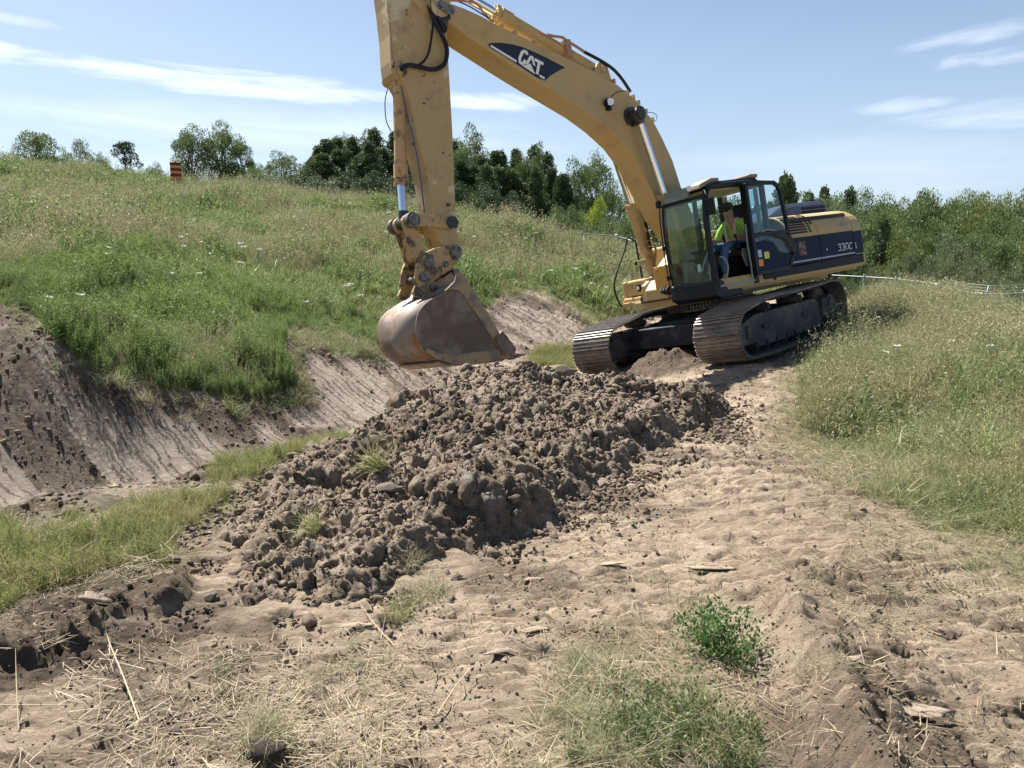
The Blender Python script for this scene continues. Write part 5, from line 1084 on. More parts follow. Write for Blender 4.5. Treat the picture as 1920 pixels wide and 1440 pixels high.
SRC = {}
def source(key, vegs, m):
    c = bpy.data.collections.new('src_' + key)
    for i, v in enumerate(vegs):
        o = bpy.data.objects.new('%s_%02d' % (key, i), v.mesh(key, [m])); c.objects.link(o)
    SRC[key] = (c, len(vegs))
def scatter(name, key, P, scale, label=None, tilt=.12, seed=1, lean=None):
    n = len(P); rg = np.random.default_rng(seed); c, k = SRC[key]
    rot = np.stack([rg.normal(0, tilt, n), rg.normal(0, tilt, n), rg.uniform(0, 6.283, n)], 1)
    me = bpy.data.meshes.new(name); me.vertices.add(n); me.vertices.foreach_set('co', np.ascontiguousarray(P, np.float32).ravel())
    a = me.attributes.new('rot', 'FLOAT_VECTOR', 'POINT'); a.data.foreach_set('vector', rot.astype(np.float32).ravel())
    a = me.attributes.new('scl', 'FLOAT', 'POINT'); a.data.foreach_set('value', np.asarray(scale, np.float32))
    a = me.attributes.new('pick', 'INT', 'POINT'); a.data.foreach_set('value', rg.integers(0, k, n).astype(np.int32)); me.update()
    o = link(name, me); o['kind'] = 'stuff'
    ng = bpy.data.node_groups.new(name, 'GeometryNodeTree'); ng.interface.new_socket('Geometry', in_out='INPUT', socket_type='NodeSocketGeometry'); ng.interface.new_socket('Geometry', in_out='OUTPUT', socket_type='NodeSocketGeometry')
    gi = ng.nodes.new('NodeGroupInput'); go = ng.nodes.new('NodeGroupOutput'); ci = ng.nodes.new('GeometryNodeCollectionInfo'); ci.inputs['Collection'].default_value = c; ci.inputs['Separate Children'].default_value = True; ci.inputs['Reset Children'].default_value = True
    ip = ng.nodes.new('GeometryNodeInstanceOnPoints'); ip.inputs['Pick Instance'].default_value = True
    def na(nm, t):
        q = ng.nodes.new('GeometryNodeInputNamedAttribute'); q.data_type = t; q.inputs['Name'].default_value = nm; return [s for s in q.outputs if s.enabled and s.name == 'Attribute'][0]
    er = ng.nodes.new('FunctionNodeEulerToRotation'); ng.links.new(na('rot', 'FLOAT_VECTOR'), er.inputs[0])
    ng.links.new(gi.outputs[0], ip.inputs['Points']); ng.links.new(ci.outputs[0], ip.inputs['Instance']); ng.links.new(er.outputs[0], ip.inputs['Rotation']); ng.links.new(na('scl', 'FLOAT'), ip.inputs['Scale']); ng.links.new(na('pick', 'INT'), ip.inputs['Instance Index'])
    ng.links.new(ip.outputs[0], go.inputs[0]); md = o.modifiers.new('scatter', 'NODES'); md.node_group = ng
    if label: o['label'] = label
    print(name, n); return o

source('field', [tuft_grass(i, 26, .17, .42, .020, .45, .9) for i in range(4)], G_FIELD)
source('fieldfar', [tuft_grass(i + 9, 20, .30, .42, .036, .5, .7) for i in range(4)], G_FIELD)
source('dry', [tuft_seed(i + 20, 15, .18, .55, .015) for i in range(4)], G_DRY)
source('dryfar', [tuft_seed(i + 26, 12, .32, .50, .028, .15) for i in range(4)], G_DRY)
source('weed', [weed(i + 30, 7, .17, .72) for i in range(5)], G_WEED)
source('weedfar', [weed(i + 36, 6, .28, .62, .14, .32, per=16) for i in range(4)], G_WEED)
source('lush', [tuft_grass(i + 40, 44, .11, .30, .0050, .38, .9, .4, .25) for i in range(5)], G_LUSH)
source('lushweed', [weed(i + 46, 4, .08, .34, .05, .3, per=18) for i in range(4)], G_LUSH)
source('grey', [tuft_grass(i + 50, 60, .09, .24, .0030, .75, 1.8, .5, .35) for i in range(5)], G_GREY)
source('clover', [bushy(i + 60, 70, .09, .07, .016) for i in range(4)], G_CLOVER)
source('verge', [tuft_grass(i + 70, 40, .13, .34, .0075, .6, 1.5, .5, .3) for i in range(5)], G_RIGHT)
source('vergefar', [tuft_grass(i + 170, 22, .18, .36, .017, .55, 1.2, .5, .3) for i in range(5)], G_RIGHT)
source('vergeweed', [weed(i + 180, 5, .14, .45, .075, .4, per=14) for i in range(4)], G_RIGHT)
source('vergeseed', [tuft_seed(i + 76, 12, .16, .50, .010, .09, .35) for i in range(5)], G_RIGHT)
source('straw', [straw_bits(i + 80) for i in range(8)], G_STRAW)
source('fallen', [straw_bits(i + 90, 34, .20, .17, .0030) for i in range(6)], G_STRAW)

def sample(n, rlo, rhi, a0, a1, power, seed):
    """random ground points: distance density ~ r**power, azimuth a0..a1 degrees"""
    rg = np.random.default_rng(seed); u = rg.uniform(size=n); p = power + 1
    r = (rlo ** p + u * (rhi ** p - rlo ** p)) ** (1 / p) if abs(p) > 1e-6 else rlo * (rhi / rlo) ** u
    a = np.radians(rg.uniform(a0, a1, n)); x = r * np.sin(a); y = r * np.cos(a); z, mk = ground_z(x, y, True); return np.stack([x, y, z], 1), mk, r
def occl(x, y): return x
def build_fields():
    rg = np.random.default_rng(3)
    # the hill and the field round it
    P, mk, r = sample(60000, 8, 50, -40, 40, 0.0, 1); u = rg.uniform(size=len(P)); keep = (mk['hill'] > .5) & (u < .75)
    P = P[keep]; r = r[keep]; eg = np.where((r < 22), .38 + .62 * smooth(.0, 1.0, dist_poly(to_px(P)[0], P_BANK) / FPX * r), 1); patch = fbm(P[:, 0], P[:, 1], .28, 3, 200) * .5 + .5; patch2 = fbm(P[:, 0], P[:, 1], .55, 3, 210) * .5 + .5
    v = rg.uniform(size=len(P)); far = rg.uniform(size=len(P)) < smooth(15, 26, r); sc = rg.uniform(.6, 1.15, len(P)) * eg * (.55 + .45 * patch2 + .5 * smooth(.0, .35, fbm(P[:, 0], P[:, 1], .9, 3, 215)))
    isdry = v < smooth(.42, .66, patch) * .6; isweed = ~isdry & (v > 1 - .30 * smooth(.45, .62, patch2)); isf = ~isdry & ~isweed
    for nm, key, msk in (('field_grass', 'field', isf & ~far), ('distant_field_grass', 'fieldfar', isf & far), ('dry_grass', 'dry', isdry & ~far), ('distant_dry_grass', 'dryfar', isdry & far), ('field_weeds', 'weed', isweed & ~far), ('distant_field_weeds', 'weedfar', isweed & far)):
        scatter(nm, key, P[msk], sc[msk], seed=len(nm))
    # thick weeds along the top of the cut bank
    P, mk, r = sample(60000, 7.5, 17, -40, 4, .6, 5); px, _ = to_px(P); d = dist_poly(px, P_BANK) / FPX * r
    w = (mk['hill'] > .5) & (d < 2.6) & (px[:, 0] < 1150); pr = np.where(px[:, 0] < 620, 1.0, .35) * (1 - smooth(.9, 2.4, d)) * (.35 + .65 * (fbm(P[:, 0], P[:, 1], .9, 2, 220) > -.1)); k = w & (rg.uniform(size=len(P)) < pr * .62 * smooth(-.45, .0, fbm(P[:, 0], P[:, 1], 1.6, 3, 221)))
    Q = P[k]; scatter('bank_weeds', 'weed', Q, rg.uniform(.35, 1.05, len(Q)) * (.55 + .45 * smooth(.0, .8, -0 + dist_poly(to_px(Q)[0], P_BANK) / FPX * 9)) * (.85 + .5 * fbm(Q[:, 0], Q[:, 1], 1.1, 3, 222)) * (.75 + .35 * (np.abs(to_px(Q)[0][:, 0] - 330) < 260)), tilt=.25, seed=9)
    P, mk, r = sample(70000, 7.0, 22, -40, 8, .3, 6); k = (mk['bank'] > .4) & (rg.uniform(size=len(P)) < (.06 + .30 * smooth(.1, .3, fbm(P[:, 0], P[:, 1], .8, 2, 66))) * smooth(.32, .0, mk['hd'])); Q = P[k]; scatter('hanging_grass', 'verge', Q, rg.uniform(.4, .9, len(Q)), tilt=.6, seed=61)
    # strip on our side of the ditch
    P, mk, r = sample(60000, 3.2, 12, -40, -5, .3, 7); k = (mk['ng'] > .5) & (rg.uniform(size=len(P)) < .36) & (-dist_poly(P[:, :2], HEAP) < -.05); Q = P[k]; s_ = rg.uniform(.25, .58, len(Q)); t = rg.uniform(size=len(Q)) < .2
    scatter('ditch_grass', 'lush', Q[~t], s_[~t], seed=11); scatter('ditch_weeds', 'lushweed', Q[t], s_[t], seed=12)
    P, mk, r = sample(6000, 13, 20, -2, 8, .3, 8); k = mk['de'] > .5; scatter('ditch_end_grass', 'lush', P[k], rg.uniform(.7, 1.1, k.sum()), seed=13)
    # bank on the right
    P, mk, r = sample(75000, 3.2, 26, 8, 42, -.1, 15); k = (mk['hill'] < .5) & (rg.uniform(size=len(P)) < .66 * smooth(.15, .95, mk['rg'])); P = P[k]; r = r[k]; v = rg.uniform(size=len(P)); sc = rg.uniform(.5, 1.05, len(P)) * (.40 + .6 * smooth(.4, 1, mk['rg'][k])) * (.48 + .16 * smooth(6, 14, r) + .45 * smooth(.0, .4, fbm(P[:, 0], P[:, 1], 1.0, 3, 232))); pt_ = fbm(P[:, 0], P[:, 1], .7, 3, 230) * .5 + .5
    fr = rg.uniform(size=len(P)) < smooth(6, 9, r); sd = v < .12 + .32 * smooth(7, 13, r) * smooth(.3, .6, pt_); cl = ~sd & (v > .90)
    scatter('verge_grass', 'verge', P[~sd & ~cl & ~fr], sc[~sd & ~cl & ~fr], tilt=.3, seed=17); scatter('distant_verge_grass', 'vergefar', P[~sd & ~cl & fr], sc[~sd & ~cl & fr] * rg.uniform(.7, 1.4, (~sd & ~cl & fr).sum()), tilt=.3, seed=47); wz = cl & fr; scatter('distant_verge_weeds', 'vergeweed', P[wz], sc[wz] * rg.uniform(.8, 1.5, wz.sum()), tilt=.3, seed=48); scatter('verge_seed_grass', 'vergeseed', P[sd], sc[sd], tilt=.25, seed=18); scatter('verge_weeds', 'lushweed', P[cl & ~fr], sc[cl & ~fr] * 1.2, seed=19)
    # patch in front
    P, mk, r = sample(26000, 1.7, 4.6, -2, 22, .3, 21); k = (mk['fg'] > .35) & (rg.uniform(size=len(P)) < .085 * smooth(-.15, .2, fbm(P[:, 0], P[:, 1], 2.2, 3, 235))); P = P[k]; v = rg.uniform(size=len(P)); px, _ = to_px(P); green = smooth(1180, 1300, px[:, 1]) * smooth(1000, 1300, px[:, 0]) * .45
    scatter('foreground_grass', 'grey', P[v > green], rg.uniform(.3, .75, (v > green).sum()), tilt=.35, seed=22); scatter('foreground_clover', 'clover', P[v <= green], rg.uniform(.6, 1.2, (v <= green).sum()), seed=23)
    # thin growth and litter on the track
    P, mk, r = sample(40000, 1.7, 13, -40, 38, -.3, 25); soil = mk['soil'] * (1 - mk['stand']); pt_ = fbm(P[:, 0], P[:, 1], 1.1, 3, 240) * .5 + .5
    on_heap = dist_poly(P[:, :2], HEAP) < .15; k = (soil > .5) & ~on_heap & (rg.uniform(size=len(P)) < .03 + .14 * smooth(.45, .7, pt_)); Q = P[k]; print('straw'); scatter('straw_litter', 'straw', Q, rg.uniform(.5, 1.1, len(Q)), tilt=.1, seed=26)
    k = (soil > .3) & ~on_heap & (rg.uniform(size=len(P)) < .05 * smooth(.5, .7, pt_)); Q = P[k]; scatter('sparse_grass', 'grey', Q, rg.uniform(.25, .6, len(Q)), tilt=.5, seed=27)
    # straw lying along the edges of the grass
    P, mk, r = sample(50000, 2, 16, -40, 40, .0, 29); e = (np.maximum.reduce([mk['ng'], mk['rg'], mk['fg']]) > .12) & (mk['rg'] < .97) & (mk['bank'] < .3) & (mk['hill'] < .3) & ~(dist_poly(P[:, :2], HEAP) < .05); k = e & (rg.uniform(size=len(P)) < .055); Q = P[k]; Q[:, 2] += .015; scatter('fallen_straw', 'fallen', Q, rg.uniform(.5, 1.1, len(Q)), tilt=.22, seed=30)
build_fields()

# ------------------------------------------------------------------ trees
BARK = mat('bark', (.09, .07, .055), .9, bump=(12, .6, .02))
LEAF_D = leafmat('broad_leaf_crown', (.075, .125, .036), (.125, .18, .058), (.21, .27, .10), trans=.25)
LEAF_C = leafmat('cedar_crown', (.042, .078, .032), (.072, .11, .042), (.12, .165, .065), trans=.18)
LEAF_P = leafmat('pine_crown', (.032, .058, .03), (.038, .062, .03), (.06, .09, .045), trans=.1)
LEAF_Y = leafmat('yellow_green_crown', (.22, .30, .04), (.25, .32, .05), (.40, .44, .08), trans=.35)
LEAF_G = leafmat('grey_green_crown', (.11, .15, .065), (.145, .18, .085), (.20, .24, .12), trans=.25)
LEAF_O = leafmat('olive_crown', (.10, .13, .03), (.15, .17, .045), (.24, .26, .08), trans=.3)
def tree_mesh(kind, seed, leaf_m):
    rg = np.random.default_rng(seed); tr = MB(); v = Veg()
    if kind in ('round', 'tall', 'bush'):
        H = 1.0; rx = {'round': .42, 'tall': .34, 'bush': .55}[kind]; c0 = {'round': .58, 'tall': .58, 'bush': .45}[kind]; hz_ = {'round': .43, 'tall': .43, 'bush': .48}[kind]
        tr.tube([(0, 0, -.06), (rg.normal(0, .01), 0, .2), (rg.normal(0, .03), rg.normal(0, .03), .5), (rg.normal(0, .04), 0, .82)], [.028, .022, .016, .004], n=7)
        nb = 46; B = rg.normal(size=(nb, 3)); B /= np.linalg.norm(B, axis=1)[:, None]; rr = rg.uniform(.35, .95, nb) ** .7; C = B * rr[:, None] * [rx, rx, hz_]; C[:, 2] = C[:, 2] * 1 + c0
        C[:, :2] *= (1 - .45 * np.clip((C[:, 2] - c0) / hz_, 0, 1) ** 2)[:, None]; C += rg.normal(0, .03, C.shape)
        for c in C[:16]: tr.tube([(0, 0, max(.12, c[2] * .55)), tuple(c * [.5, .5, .8]), tuple(c)], [.011, .007, .003], n=5, sub=3)
        per = 300; br = rg.uniform(.075, .16, nb); ton = rg.uniform(0, .8, nb); sz = .020
    elif kind == 'cedar':
        tr.tube([(0, 0, -.06), (0, 0, .4), (rg.normal(0, .01), 0, .95)], [.020, .014, .003], n=7)
        nb = 70; t = rg.uniform(.04, 1.0, nb) ** .9; a = rg.uniform(0, 6.28, nb); rad = .24 * np.minimum(1, (1.05 - t) * 1.25) * rg.uniform(.35, 1.2, nb); C = np.stack([rad * np.cos(a), rad * np.sin(a), t], 1)
        per = 190; br = .05 + .05 * (1 - t); ton = rg.uniform(0, .7, nb); sz = .019
    else:      # pine: flat-topped layers
        tr.tube([(0, 0, -.06), (.01, 0, .5), (.02, .01, .92)], [.03, .02, .005], n=7)
        nb = 44; t = rg.uniform(.22, 1.0, nb); a = rg.uniform(0, 6.28, nb); rad = .42 * np.sqrt(np.clip(1.08 - t, 0, 1)) * rg.uniform(.3, 1.05, nb); C = np.stack([rad * np.cos(a), rad * np.sin(a), t * .95], 1)
        for c in C[:14]: tr.tube([(0, 0, c[2] * .9), tuple(c)], [.010, .003], n=5, sub=1)
        per = 170; br = rg.uniform(.06, .11, nb); ton = rg.uniform(0, .5, nb); sz = .024
    k = np.repeat(np.arange(len(C)), per); g = rg.normal(size=(len(k), 3)); g /= np.linalg.norm(g, axis=1)[:, None]; q = rg.uniform(.25, 1, len(k)) ** .5
    flat = {'cedar': [1, 1, 1.15], 'pine': [1.25, 1.25, .5]}.get(kind, [1.1, 1.1, .8]); Pn = C[k] + g * (q * br[k])[:, None] * flat
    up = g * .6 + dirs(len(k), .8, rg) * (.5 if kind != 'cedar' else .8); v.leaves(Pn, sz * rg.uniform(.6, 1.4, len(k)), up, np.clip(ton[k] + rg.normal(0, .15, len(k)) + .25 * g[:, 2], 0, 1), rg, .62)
    if kind == 'cedar':       # a pointed leader
        lp = np.stack([rg.normal(0, .012, 60), rg.normal(0, .012, 60), rg.uniform(.9, 1.06, 60)], 1); v.leaves(lp, .022, dirs(60, .4, rg), .4, rg, .5)
    return tr, v.mesh(kind + '_crown', [leaf_m])
TREEKIND = {}
def tree_kind(key, kind, m, seeds):
    TREEKIND[key] = []
    for s_ in seeds:
        tr, cm = tree_mesh(kind, s_, m); tm = bpy.data.meshes.new('trunk'); tm.from_pydata(tr.v, [], tr.f); tm.materials.append(BARK); TREEKIND[key].append((tm, cm))
tree_kind('round', 'round', LEAF_D, (1, 2, 3)); tree_kind('tall', 'tall', LEAF_D, (4, 5, 6)); tree_kind('cedar', 'cedar', LEAF_C, (7, 8, 9, 10)); tree_kind('pine', 'pine', LEAF_P, (11, 12)); tree_kind('bush', 'bush', LEAF_G, (13, 14, 15)); tree_kind('green', 'bush', LEAF_D, (16, 17)); tree_kind('dark', 'round', LEAF_C, (19, 20, 21)); tree_kind('pale', 'round', LEAF_G, (22, 23)); tree_kind('olive', 'round', LEAF_O, (24, 25)); tree_kind('yellow', 'bush', LEAF_Y, (18,))
NAMES = {'round': 'broadleaf_tree', 'tall': 'broadleaf_tree', 'cedar': 'cedar_tree', 'pine': 'pine_tree', 'bush': 'shrub', 'green': 'shrub', 'yellow': 'shrub', 'dark': 'broadleaf_tree', 'pale': 'broadleaf_tree', 'olive': 'broadleaf_tree'}
def plant(key, px, ptop, Y, width=None, label=None, group=None, rg=np.random.default_rng(77), sink=0.0):
    """tree whose top stands at photo pixel (px, ptop) at world depth Y; width in photo pixels at its crown"""
    t = at_y(px, ptop, Y); zb = float(base_z(np.array([t[0]]), np.array([Y]))[0]) - sink; h = t[2] - zb
    tm, cm = TREEKIND[key][rg.integers(len(TREEKIND[key]))]
    r = bpy.data.objects.new(NAMES[key], None); COL.objects.link(r); r.location = (t[0], Y, zb)
    base_w = {'round': .86, 'tall': .70, 'cedar': .33, 'pine': .86, 'dark': .86, 'pale': .86, 'olive': .86, 'bush': 1.1, 'green': 1.1, 'yellow': 1.1}[key]; wm = (width * Y / FPX) / base_w if width else h
    r.scale = (wm, wm, h); r.rotation_euler = (0, 0, rg.uniform(0, 6.28))
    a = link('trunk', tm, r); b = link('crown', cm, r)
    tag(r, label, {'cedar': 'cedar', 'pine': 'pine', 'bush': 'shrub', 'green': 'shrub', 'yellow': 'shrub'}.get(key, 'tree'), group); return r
S = 'skyline trees behind the grassy hill'
for a in [('round', 62, 236, 72, 95, 'round leafy tree, leftmost on the skyline of the grassy hill'), ('green', 18, 268, 74, 50, 'low shrub at the left foot of the leftmost round tree'), ('green', 118, 268, 76, 50, 'small shrub just right of the leftmost round tree'),
          ('round', 150, 268, 78, 60, 'squat rounded tree between the leftmost round tree and the dark pine'), ('green', 192, 272, 78, 46, 'green shrub touching the left side of the dark pine'), ('pine', 232, 261, 70, 72, 'dark dense pine alone on the hill skyline'),
          ('green', 284, 292, 80, 56, 'low pale shrub between the dark pine and the striped marker'), ('tall', 356, 236, 62, 66, 'tall narrow broadleaf tree right behind the striped marker'), ('tall', 412, 231, 63, 76, 'tallest broadleaf tree of the pair near the striped marker'),
          ('tall', 450, 262, 62, 50, 'shorter tree leaning on the right of the tall pair'), ('green', 476, 296, 60, 60, 'shrub below the tall pair, towards the hill crest'), ('round', 530, 280, 64, 74, 'rounded tree standing in the gap left of the dark wood'),
          ('green', 498, 312, 58, 66, 'low shrub in front of the rounded gap tree'), ('green', 560, 312, 58, 60, 'low shrub at the left end of the dark wood')]:
    plant(a[0], *a[1:5], label=a[5], group=S, sink=.2)
W_ = 'trees of the dark wood behind the hill'
rgt = np.random.default_rng(5)
def row(key, spec, Y, lab, group, jit=2.5):
    for px, top_, w_ in spec:
        if key == 'cedar' and px > 1500 and rgt.uniform() < .55: plant('tall' if rgt.uniform() < .5 else 'round', px, top_ + rgt.uniform(-2, 8), Y, w_ * 2.0, 'leafy crown between the pointed cedars of the far wood', group, rgt); continue
        plant(('pale' if rgt.uniform() < .3 else 'olive' if rgt.uniform() < .2 else key) if key == 'round' else key, px + rgt.uniform(-4, 4), top_ + (rgt.uniform(-3, 9) if key == 'cedar' else rgt.uniform(-3, 5)), Y + rgt.uniform(-jit, jit), w_ * (rgt.uniform(1.2, 1.8) if key == 'cedar' else 1.35 if key == 'dark' else 1.12), lab, group, rgt)
row('cedar', [(594, 278, 38), (612, 270, 40), (634, 262, 38), (662, 258, 36), (700, 252, 38), (735, 258, 38), (760, 262, 36), (786, 266, 36), (848, 268, 36), (905, 296, 40), (925, 288, 38), (942, 292, 36), (966, 287, 38), (1004, 278, 38), (1024, 290, 36)], 54, 'dark pointed cedar in the back row of the wood', W_)
row('cedar', [(585, 300, 40), (606, 290, 40), (628, 285, 42), (655, 280, 42), (676, 290, 40), (694, 275, 40), (715, 280, 42), (742, 285, 40), (772, 288, 40), (800, 290, 42), (830, 300, 42), (860, 305, 42), (885, 312, 44), (912, 318, 40), (938, 315, 42), (958, 320, 40), (982, 318, 42), (1006, 318, 42), (1032, 325, 42), (1058, 330, 44)], 48, 'dark pointed cedar in the front row of the wood', W_)
row('dark', [(590, 300, 70), (640, 296, 76), (690, 296, 76), (740, 300, 76), (790, 302, 76), (840, 306, 76), (890, 318, 76), (940, 322, 76), (990, 326, 76), (1040, 340, 70), (1070, 352, 60)], 51, 'dark rounded tree filling the wood between the cedars', W_)
row('dark', [(600, 325, 60), (650, 322, 60), (705, 322, 60), (760, 328, 60), (815, 332, 60), (868, 340, 60), (915, 350, 60), (965, 360, 60), (1010, 368, 60), (1045, 380, 56)], 45, 'low dark shrub along the front foot of the wood', W_)
for a in [('tall', 645, 256, 57, 60, 'pale leafy tree rising between cedars left of the stick'), ('tall', 690, 250, 58, 60, 'leafy crown above the cedars just left of the excavator stick'), ('tall', 882, 240, 55, 84, 'tall leafy tree standing out of the cedars right of the stick'), ('round', 862, 268, 52, 60, 'lighter leafy tree at the foot of the tall leafy tree'),
          ('round', 984, 282, 50, 66, 'rounded leafy crown in the middle of the cedar row'), ('tall', 1010, 274, 53, 50, 'leafy tree peak right of the rounded crown'), ('round', 1088, 290, 49, 84, 'broad leafy tree left of the yellow green shrub'), ('tall', 1120, 292, 51, 70, 'leafy tree directly above the yellow green shrub'),
          ('yellow', 1116, 348, 42, 76, 'bright yellow green shrub below the boom'), ('green', 1078, 372, 40, 70, 'dark shrub left of the yellow green shrub'), ('round', 1150, 330, 44, 70, 'leafy tree behind the right boom cylinder'), ('green', 1142, 392, 38, 80, 'shrub at the fence below the yellow green shrub'),
          ('green', 1185, 385, 37, 76, 'shrub at the fence seen beside the boom cylinder'), ('green', 1100, 405, 37, 60, 'low shrub at the fence left of the boom cylinders'), ('round', 1205, 350, 46, 80, 'tree seen between the boom and its cylinder'), ('green', 1036, 372, 41, 60, 'shrub at the right end of the cedar row')]:
    plant(a[0], *a[1:5], label=a[5], group=W_)
Z_ = 'trees of the wood beyond the machine and fence'
row('round', [(1260, 380, 80), (1310, 372, 90), (1370, 366, 90), (1430, 366, 80)], 52, 'tree seen through the cab glass', Z_)
row('cedar', [(1466, 336, 44), (1480, 352, 40)], 44, 'dark cedar right behind the open cab door', Z_, 1)
row('cedar', [(1520, 366, 38), (1545, 358, 36), (1567, 355, 34), (1598, 360, 36), (1624, 362, 36), (1642, 366, 38), (1690, 375, 38), (1762, 372, 36), (1784, 382, 36), (1812, 360, 36), (1846, 372, 38), (1872, 366, 36), (1908, 362, 40), (1935, 365, 40)], 66, 'pointed cedar along the top of the far wood', Z_)
row('round', [(1490, 372, 90), (1540, 368, 90), (1590, 372, 90), (1640, 376, 90), (1690, 382, 90), (1740, 374, 90), (1790, 382, 90), (1850, 374, 100), (1905, 372, 100), (1960, 372, 100)], 58, 'rounded crown just under the skyline of the far wood', Z_)
row('tall', [(1505, 370, 70), (1580, 364, 70), (1660, 372, 76), (1735, 362, 70), (1750, 366, 60), (1798, 372, 70), (1832, 368, 76), (1888, 368, 80), (1925, 362, 80), (1975, 366, 90)], 62, 'leafy tree along the top of the far wood', Z_)
row('round', [(1500, 400, 90), (1560, 395, 90), (1625, 396, 96), (1672, 400, 90), (1715, 392, 96), (1765, 400, 90), (1820, 398, 100), (1880, 400, 100), (1930, 405, 100)], 54, 'leafy tree halfway down the far wood', Z_)
row('round', [(1640, 436, 80), (1690, 428, 86), (1738, 420, 80), (1786, 430, 86), (1830, 440, 86), (1876, 430, 90), (1922, 440, 90)], 46, 'leafy tree low in the far wood', Z_)
row('cedar', [(1655, 415, 40), (1700, 410, 40), (1792, 415, 44), (1848, 412, 44), (1902, 418, 44)], 50, 'dark cedar in the middle of the far wood', Z_)
row('bush', [(1650, 488, 80), (1690, 470, 86), (1720, 452, 80), (1764, 456, 86), (1808, 480, 90), (1836, 466, 80), (1870, 492, 86), (1912, 480, 96), (1950, 490, 90)], 40, 'grey green shrub at the foot of the far wood', Z_)
row('green', [(1600, 500, 60), (1632, 505, 60), (1672, 508, 60), (1712, 502, 66), (1742, 510, 60), (1790, 505, 66), (1842, 512, 66), (1890, 508, 66), (1930, 512, 70)], 36, 'low green shrub behind the wire fence', Z_)

# ------------------------------------------------------------------ the operator in the cab
SKIN = mat('skin', (.42, .24, .17), .55); HIVIS = mat('hivis_shirt', (.36, .66, .09), .75); TAPE = mat('reflective_tape', (.62, .50, .42), .5); ORTAPE = mat('orange_tape', (.85, .45, .12), .6)
JEAN = mat('blue_jeans', (.045, .095, .19), .85, noise=[(12, (.07, .13, .24), .4, .7, 5)]); CAPM = mat('dark_cap', (.055, .055, .05), .8); SHADE = mat('sunglass_lens', (.01, .01, .012), .15); BOOT = mat('leather_boot', (.07, .045, .03), .7)
HIP = Vector((.20, 1.0, 1.98))
def skinned(name, V, E, Rr, m, parent, lvl=2):
    me = bpy.data.meshes.new(name); me.from_pydata([tuple(Vector(v) - HIP) for v in V], E, []); me.materials.append(m); o = link(name, me, parent)
    sk = o.modifiers.new('skin', 'SKIN'); sk.use_smooth_shade = True
    for i, r_ in enumerate(Rr):
        r_ = r_ if isinstance(r_, tuple) else (r_, r_); o.data.skin_vertices[0].data[i].radius = r_
    o.data.skin_vertices[0].data[0].use_root = True
    ss = o.modifiers.new('sub', 'SUBSURF'); ss.levels = lvl; ss.render_levels = lvl; return o
PR = bpy.data.objects.new('person', None); COL.objects.link(PR); PR.matrix_world = MX @ Matrix.Translation(HIP)
tag(PR, 'machine operator in yellow green hi-vis shirt, jeans, dark cap and sunglasses, seated in the cab', 'person')
V = [(.20, 1, 1.98), (.22, 1, 2.16), (.27, 1, 2.34), (.32, 1, 2.46), (.37, 1.0, 2.53), (.40, 1.01, 2.60), (.43, 1.01, 2.68), (.50, 1.02, 2.58), (.535, 1.02, 2.615)]
E = [(0, 1), (1, 2), (2, 3), (3, 4), (4, 5), (5, 6), (5, 7), (5, 8)]; Rr = [(.14, .13), (.14, .12), (.17, .12), (.09, .08), .055, (.082, .095), (.08, .09), .045, .018]
def limb(root, pts, rad):
    k = root
    for p, r_ in zip(pts, rad): V.append(p); Rr.append(r_); E.append((k, len(V) - 1)); k = len(V) - 1
    return k
for sgn, hand in ((1, (.62, 1.22, 2.16)), (-1, (.74, .70, 2.20))):
    el = (.30, 1.0 + sgn * .31, 2.14) if sgn > 0 else (.42, .68, 2.12)
    w_ = tuple(np.array(el) + (np.array(hand) - np.array(el)) * .82)
    k = limb(2, [(.28, 1 + sgn * .20, 2.40), tuple((np.array((.28, 1 + sgn * .22, 2.38)) + np.array(el)) / 2), el, tuple((np.array(el) + np.array(w_)) / 2), w_, hand], [.062, .052, .043, .038, .028, (.034, .022)])
    h_ = np.array(hand)
    for j, (ox, ln) in enumerate(((-.03, .062), (-.011, .07), (.009, .066), (.028, .052))): limb(k, [tuple(h_ + [.035, ox, .004]), tuple(h_ + [.035 + ln * .45, ox * 1.15, -.01]), tuple(h_ + [.03 + ln * .7, ox * 1.15, -.035])], [.0095, .0085, .007])
    limb(k, [tuple(h_ + [.0, -sgn * .035, .0]), tuple(h_ + [.03, -sgn * .05, -.012])], [.011, .009])
for sgn in (1, -1): limb(0, [(.24, 1 + sgn * .10, 1.96), (.55, 1 + sgn * .15, 2.0), (.80, 1 + sgn * .17, 2.0), (.90, 1 + sgn * .17, 1.78), (.92, 1 + sgn * .17, 1.48), (1.03, 1 + sgn * .17, 1.40)], [.09, .085, .062, .055, .04, .035])
skinned('body', V, E, Rr, SKIN, PR)
sv = [(.20, 1, 1.97), (.22, 1, 2.16), (.27, 1, 2.34), (.31, 1, 2.44), (.28, 1.20, 2.40), (.30, 1.27, 2.27), (.30, 1.31, 2.16), (.28, .80, 2.40), (.36, .72, 2.27), (.42, .68, 2.14)]
skinned('shirt', sv, [(0, 1), (1, 2), (2, 3), (2, 4), (4, 5), (5, 6), (2, 7), (7, 8), (8, 9)], [(.155, .145), (.155, .135), (.18, .13), (.085, .08), .078, .068, .062, .078, .068, .062], HIVIS, PR)
m = MB()
for sgn in (1, -1): m.tube([Vector((.12, 1 + sgn * .10, 2.38)) - HIP, Vector((.30, 1 + sgn * .11, 2.475)) - HIP, Vector((.405, 1 + sgn * .11, 2.36)) - HIP, Vector((.385, 1 + sgn * .10, 2.1)) - HIP], .026, n=8)
m.build('reflective_strap', TAPE, PR)
